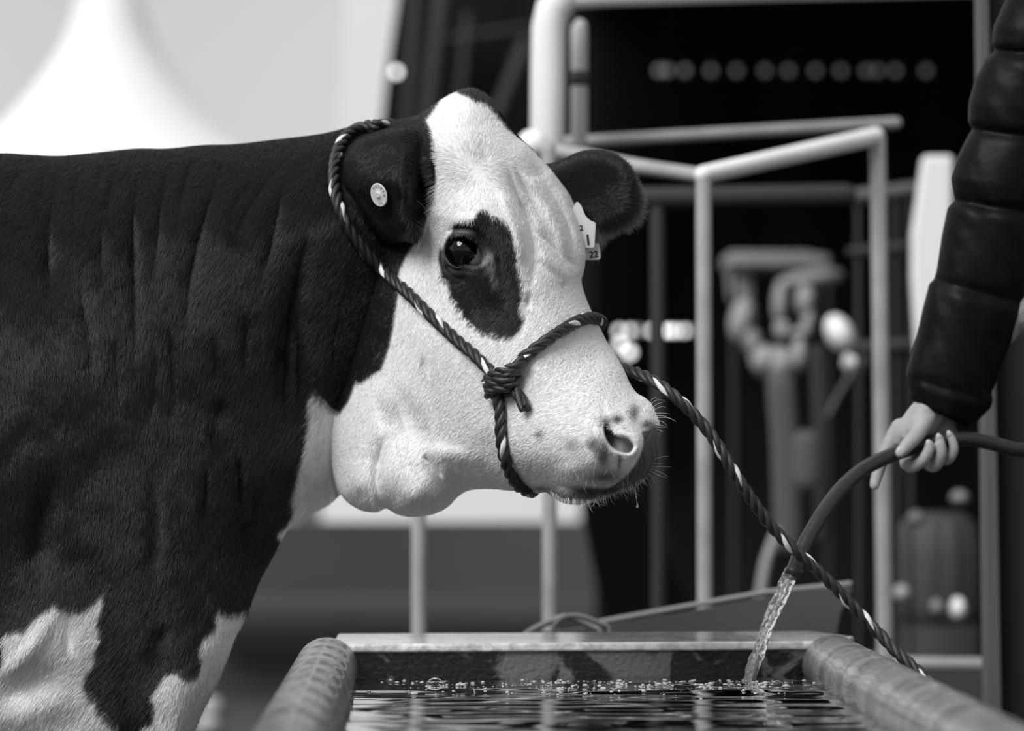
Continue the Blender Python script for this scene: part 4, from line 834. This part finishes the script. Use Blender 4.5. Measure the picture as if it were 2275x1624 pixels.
# low wall behind the trough and pale boards above it
lw = slabp('low_wall', [(380, 1163), (1322, 1163), (1322, gy0(13.5)+2), (380, gy0(13.5)+2)], 13.5, .25, M_LOW); tagit(lw, 'low grey wall standing on the ground below the white screen', 'wall')
kr = slabp('kerb', [(380, 1328), (1322, 1328), (1322, 1352), (380, 1352)], 13.2, .2, mat('grey_ledge', .085, .8)); tagit(kr, 'slightly paler grey ledge running along the low wall', 'ledge')
kr.location.z = 0
dr_ = slabp('black_drape', [(1292, 1120), (1310, 1100), (1420, 1100), (1560, 1395), (1350, 1395), (1318, 1260)], 9.5, .12, M_BLACK); tagit(dr_, 'black cloth hanging behind the railing post right of the low wall', 'cloth')
st1 = MB().add(blob(V(470, 1574, 12.5), (.040, .04, .04), 20, 12)).build('white_stone', mat('white_stone', .42, .5)); tagit(st1, 'small round white lump on the ground below the low wall', 'stone')
st2 = MB().add(blob(V(462, 1612, 11.8), (.045, .04, .030), 20, 12)).build('white_stone', bpy.data.materials['white_stone']); tagit(st2, 'flatter white lump in front of the round one on the ground', 'stone')

# railing pen
FD = 6.7
pen = empty('pen_railing', (.5, 6.7, 0)); tagit(pen, 'galvanised pipe railing pen with two angled top rails behind the trough', 'railing')
for px, t0, w_, D in ((928, 600, 33, FD), (1219, 330, 33, FD), (1563, 392, 34, 6.5), (1950, 305, 36, 6.9)):
    x1 = px+(16 if px == 1950 else 3); bar('post', [(px, t0), (x1, 1440 if px == 1950 else 1415), (x1+4, gy0(D)-4)], w_, D, M_GALV, pen)
bar('top_rail', [(1168, 322, 7.2), (1600, 296, 7.2), (1990, 273, 7.2)], 26, 7.2, M_GALV, pen)
bar('top_rail', [(1185, 328, 6.9), (1300, 346, 6.8), (1420, 370, 6.65), (1560, 390, 6.5)], 32, 6.5, M_GALV, pen)
bar('top_rail', [(1562, 388, 6.5), (1750, 346, 6.7), (1945, 302, 6.9)], 40, 6.7, M_GALVB, pen)
bar('cross_rail', [(1395, 440, 7.6), (1880, 432, 7.6)], 46, 7.6, M_DIM, pen)
bar('post', [(1460, 440, 7.6), (1463, 1000, 7.6), (1463, 1500, 7.6)], 30, 7.6, M_DIM, pen)
bar('foot_rail', [(1985, 1474, 7.2), (2200, 1476, 7.2)], 30, 7.2, M_GALV, pen)
obj('clamp', *blob(V(1183, 322, 6.9), (.028, .03, .028), 16, 10), M_GALVB, pen)
under(pen)
# white portal frame
M_WP = mat('white_enamel', .88, .45, .4)
pf_ = empty('portal_frame', (.1, 7.0, 0)); tagit(pf_, 'thick white painted frame with rounded corner rising above the railing', 'frame')
bar('upright', [(1216, 318), (1217, 160), (1219, 60), (1228, 20), (1252, -12)], 76, 7.0, M_WP, pf_, 28)
bar('crossbar', [(1240, -4), (1330, -10), (1700, -22), (2300, -36)], 52, 7.0, M_WP, pf_, 24)
under(pf_)
tp = empty('thin_post', (.2, 7.1, 0)); tagit(tp, 'thinner pale post with a dark band, right of the white frame', 'post')
bar('pole', [(1287, 318), (1287, 60)], 36, 7.1, mat('grey_white_paint', .55, .5), tp); bar('band', [(1287, 190), (1287, 158)], 40, 7.1, mat('dark_band', .06, .6), tp, dome=False); bar('gusset', [(1262, 20), (1284, 66)], 22, 7.1, M_DIM, tp)
under(tp)
gt = empty('bar_gate', V(1950, 600, 8.8)); gt.location.z = 0
lean = slabp('board', [(2052, 345), (2118, 345), (2116, 500), (2104, 800), (2100, 885), (2036, 885), (2038, 800), (2027, 620), (2027, 520)], 8.69, .05, M_WP, gt, .01)
# open gate of thin bars behind the tall board
tagit(gt, 'dim barred gate with a tall white board fixed on it, left of the dark sleeve', 'gate')
M_G2 = mat('gate_paint', .10, .6)
bar('top_bar', [(1893, 437), (2050, 418)], 34, 8.8, M_G2, gt); bar('mid_bar', [(1893, 560), (2050, 545)], 24, 8.8, M_DIM, gt); bar('low_bar', [(1900, 775), (2050, 765)], 34, 8.8, M_DIM, gt)
for x_ in (1905, 1990, 2020): bar('bar', [(x_, 437), (x_+3, 900), (x_+3, gy0(8.8)-3)], 12, 8.8, M_DIM, gt)
under(gt)
# right steel upright
rp = empty('steel_upright', V(2225, 1000, 6.2)); rp.location.z = 0; tagit(rp, 'tall dark steel upright with a left flange coloured pale as if lit behind the sleeve', 'upright')
slabp('flange', [(2176, -200), (2192, -200), (2224, 1580), (2226, gy0(6.2)), (2198, gy0(6.2)), (2196, 1580)], 6.2, .08, mat('flange_lit_tone', .10, .6), rp)  # paler tone paints the light along the post's left edge
slabp('web', [(2190, -200), (2285, -200), (2292, gy0(6.25)), (2222, gy0(6.25))], 6.25, .06, mat('dark_steel', .018, .6), rp)
under(rp)
for px, a, b_, D, nm, lb in ((2262, 745, 890, 8.2, 'pale_pipe', 'short pale upright pipe at the right edge beyond the sleeve'),):
    o = bar(nm, [(px, a), (px, b_), (px, gy0(D)-3)], 26, D, M_G2); tagit(o, lb, 'pipe')
# platform behind
pl_ = slabp('loading_box', [(1300, 1420), (2200, 1492), (2200, gy0(7.8)), (1300, gy0(7.8))], 7.8, .4, mat('box_paint', .05, .8)); tagit(pl_, 'low dark box under the foot rail beyond the trough', 'box')
# ramp and coiled pipe
rmp = empty('feed_ramp', V(1650, 1380, 6.0)); rmp.location.z = 0; tagit(rmp, 'sloping grey tub edge rising to the right behind the trough', 'tub')
M_RMP = mat('grey_tub', .10, .45, var=.15, scale=5); M_RMPD = mat('tub_inside', .045, .7)
slabp('side', [(1180, 1408), (1330, 1392), (1500, 1366), (1690, 1330), (1884, 1300), (1893, 1308), (1868, 1360), (1845, 1470), (1840, gy0(6.0)), (1200, gy0(6.0))], 6.0, .03, M_RMP, rmp)
bar('lip', [(1300, 1388, 6.02), (1500, 1352, 6.02), (1700, 1316, 6.02), (1888, 1297, 6.02)], 13, 6.02, mat('tub_lip', .28, .4), rmp)
under(rmp)
for L_, w_, lb in (([(1165, 1412), (1190, 1396), (1225, 1380), (1262, 1370), (1300, 1384), (1330, 1400)], 15, 'outer pale pipe loop lying behind the trough rim'), ([(1228, 1410), (1234, 1388), (1256, 1370), (1292, 1370), (1325, 1382), (1350, 1392)], 13, 'inner pipe loop curling up beside the post foot')):
    q_ = catmull([(a, b_) for a, b_ in L_], 6); Dp = 5.85 if w_ == 15 else 5.74
    P_ = [V(L_[0][0]-4, gy0(Dp)-6, Dp)]+[V(a, b_, Dp) for a, b_ in q_]+[V(L_[-1][0]+20, gy0(Dp)-6, Dp)]
    o = obj('bent_pipe', *tube(P_, w_/2*K*Dp, 14), M_GALV); tagit(o, lb, 'pipe', 'pipe loops')

# hanging kit and stacked boards in the middle distance
BD = 11.0
def bl(name, c, r, m, rotdeg=0, D=BD, parent=None, dr=.10):
    return obj(name, *blob(V(c[0], c[1], D), (r[0]*K*D, dr, r[1]*K*D), 20, 14, Matrix.Rotation(math.radians(rotdeg), 3, 'Y')), m, parent)
M_P6 = mat('pale_cloth', .62, .8, .2, bump=.4, bscale=14); M_P4 = mat('grey_cloth', .34, .8, .2, bump=.4, bscale=14); M_P2 = mat('dim_cloth', .10, .8, .2); M_P1 = mat('murky_cloth', .045, .8, .2)
tb_ = empty('work_table', V(1740, 600, BD)); tb_.location.z = 0; tagit(tb_, 'blurred tall stand with a pale flat top deep in the shed', 'stand')
slabp('top', [(1618, 558), (1790, 558), (1845, 568), (1845, 592), (1622, 592)], BD, .4, M_P4, tb_, .01)
for x_ in (1630, 1840): bar('leg', [(x_, 590), (x_, gy0(BD)-2)], 12, BD, M_P1, tb_)
under(tb_)
bs = slabp('stacked_sheets', [(1625, 598), (1672, 598), (1672, 660), (1632, 660)], BD+.1, .3, M_P4); tagit(bs, 'stack of grey sheets under the left end of the pale stand', 'sheets')
sd_ = bl('saddle_cover', (1800, 622), (78, 24), M_P4, -9, 10.75); tagit(sd_, 'curved grey cover hanging over the pale stand', 'cover')
HD = [10.6]
def hang(name, parts, lb, cat):
    o = MB(); HD[0] -= .17; BD = HD[0]
    for c, r, ro in parts: o.add(blob(V(c[0], c[1], BD), (r[0]*K*BD, .07, r[1]*K*BD), 20, 14, Matrix.Rotation(math.radians(ro), 3, 'Y')))
    return o
cl = hang('x', [((1650, 712), (30, 52), 10), ((1672, 760), (24, 50), -25), ((1690, 800), (24, 40), -20)], '', '').build('hanging_cloth', M_P4); tagit(cl, 'pale cloth bulging at the left below the stand', 'cloth')
cl = hang('x', [((1733, 675), (17, 48), 0), ((1740, 735), (20, 30), -10), ((1765, 745), (26, 14), 0)], '', '').build('hanging_strap', M_P4); tagit(cl, 'looped grey strap hanging left of centre under the curved cover', 'strap')
cl = hang('x', [((1790, 668), (23, 36), 0), ((1795, 715), (14, 36), 8), ((1782, 740), (26, 13), 0)], '', '').build('hanging_strap', M_P4); tagit(cl, 'wider grey strap hanging right of the looped one', 'strap')
cl = hang('x', [((1730, 812), (42, 42), 0), ((1700, 800), (26, 34), 0), ((1775, 790), (18, 40), 0)], '', '').build('cloth_bundle', M_P4); tagit(cl, 'lumpy grey bundle below the two hanging straps', 'bundle')
cl = hang('x', [((1866, 742), (30, 46), -28)], '', '').build('white_sack', mat('white_sack', .95, .7)); tagit(cl, 'bright white sack leaning by the right railing post', 'sack')
cl = hang('x', [((1896, 806), (25, 24), 0)], '', '').build('white_sack', M_P6); tagit(cl, 'smaller pale sack below the bright one', 'sack')
for L_, w_, m_, lb in (([(1890, 830), (1862, 880), (1836, 930)], 26, M_P2, 'slanting dim strut below the pale sacks'), ([(1735, 860), (1745, 1010), (1750, 1200)], 60, M_P2, 'dim grey hanging sheet below the lumpy bundle'), ([(1815, 780), (1822, 1000), (1826, 1190)], 30, M_P1, 'thin murky sheet right of the dim grey one'),
                      ([(1790, 985), (1790, 1060)], 60, M_P2, 'short grey panel in front of the hanging sheets'), ([(1722, 1195), (1702, 1250), (1690, 1320)], 44, M_P4, 'pale slanting leg standing behind the sloping tub')):
    HD[0] -= .12; BD = HD[0]+.3; P_ = [V(a, b_, BD-.3) for a, b_ in L_]
    o = obj('hanging_sheet' if 'sheet' in lb or 'panel' in lb else 'strut', *tube(catmull(P_, 5), w_/2*K*BD, 16, flat=.5), m_); tagit(o, lb, 'sheet' if 'sheet' in lb or 'panel' in lb else 'strut')
# barrel at the right
bb_ = empty('barrel', V(2095, 1270, 9.0)); bb_.location.z = 0; tagit(bb_, 'large dim ribbed barrel with pale fittings beyond the right rail', 'barrel')
cxb = V(2095, 1300, 9.0); zt, zb = V(0, 1140, 9)[2], V(0, 1400, 9)[2]; n2 = 64; vb = []; fb_ = []
prf = [(zb, .80), (zb+.05, .98), (zt-.1, 1.0), (zt-.03, .92), (zt, .6)]
for z_, s_ in prf:
    for j in range(n2): a = 2*math.pi*j/n2; R_ = .098*K*10000*.0+ (92*K*9)*s_*(1+.04*math.cos(a*10)); vb.append((cxb[0]+R_*math.cos(a), 9.1+R_*math.sin(a), z_))
for i in range(4):
    for j in range(n2): fb_.append((i*n2+j, i*n2+(j+1) % n2, (i+1)*n2+(j+1) % n2, (i+1)*n2+j))
fb_ += [tuple(range(n2))[::-1], tuple(4*n2+j for j in range(n2))]
obj('drum', vb, fb_, mat('barrel_paint', .065, .6), bb_)
for c, r, v_ in (((2128, 1352), (17, 26), .85), ((2080, 1348), (13, 18), .25), ((2132, 1106), (20, 17), .22), ((2036, 1152), (20, 18), .16), ((2003, 1318), (18, 20), .35)):
    bl('fitting', c, r, mat('pale_fitting', v_, .5), 0, 8.75, bb_, .04)
obj('stand', *box(cxb[0]-.08, cxb[0]+.08, 9.0, 9.2, 0, zb+.01), M_P1, bb_); under(bb_)
# small glowing balls standing in for distant bright spots
def orbmat(e): return mat('orb_%d' % int(e*10), .8, .4, emit=e)
def orb(px, py, D, r, e, lb, grp=None):
    o = obj('orb', *blob(V(px, py, D), (r, r, r), 12, 8), e); tagit(o, lb, 'orb', grp)
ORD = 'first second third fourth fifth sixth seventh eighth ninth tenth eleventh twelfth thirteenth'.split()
L1 = orbmat(2.6); L0 = orbmat(.10); L2 = orbmat(4)
orb(880, 160, 14.0, .013, mat('orb_left', .8, .4, emit=3.5), "round glowing orb on the shed edge left of the cow's poll")
for i_, (x_, e) in enumerate(((1376, L1), (1400, L1), (1420, L0), (1447, L1), (1472, L2), (1486, L1), (1500, L1), (1520, L1), (1540, L0))): orb(x_, 735, 13.8, .011, e, ORD[i_]+' glowing orb from the left in the short bright row right of the nose', 'bright orb row')
orb(1398, 783, 13.6, .016, L1, 'orb glowing just below the bright row'); orb(1378, 765, 13.6, .014, L1, "lamp glowing beside the cow's nose bridge below the bright row")
for i_, x_ in enumerate((1465, 1483, 1522, 1580, 1637, 1700, 1752, 1812, 1868, 1925, 1950, 1990, 2058)): orb(x_, 157, 13.8, .013, L0, ORD[i_]+' faint round orb from the left in the long row high in the shed', 'faint orb row')
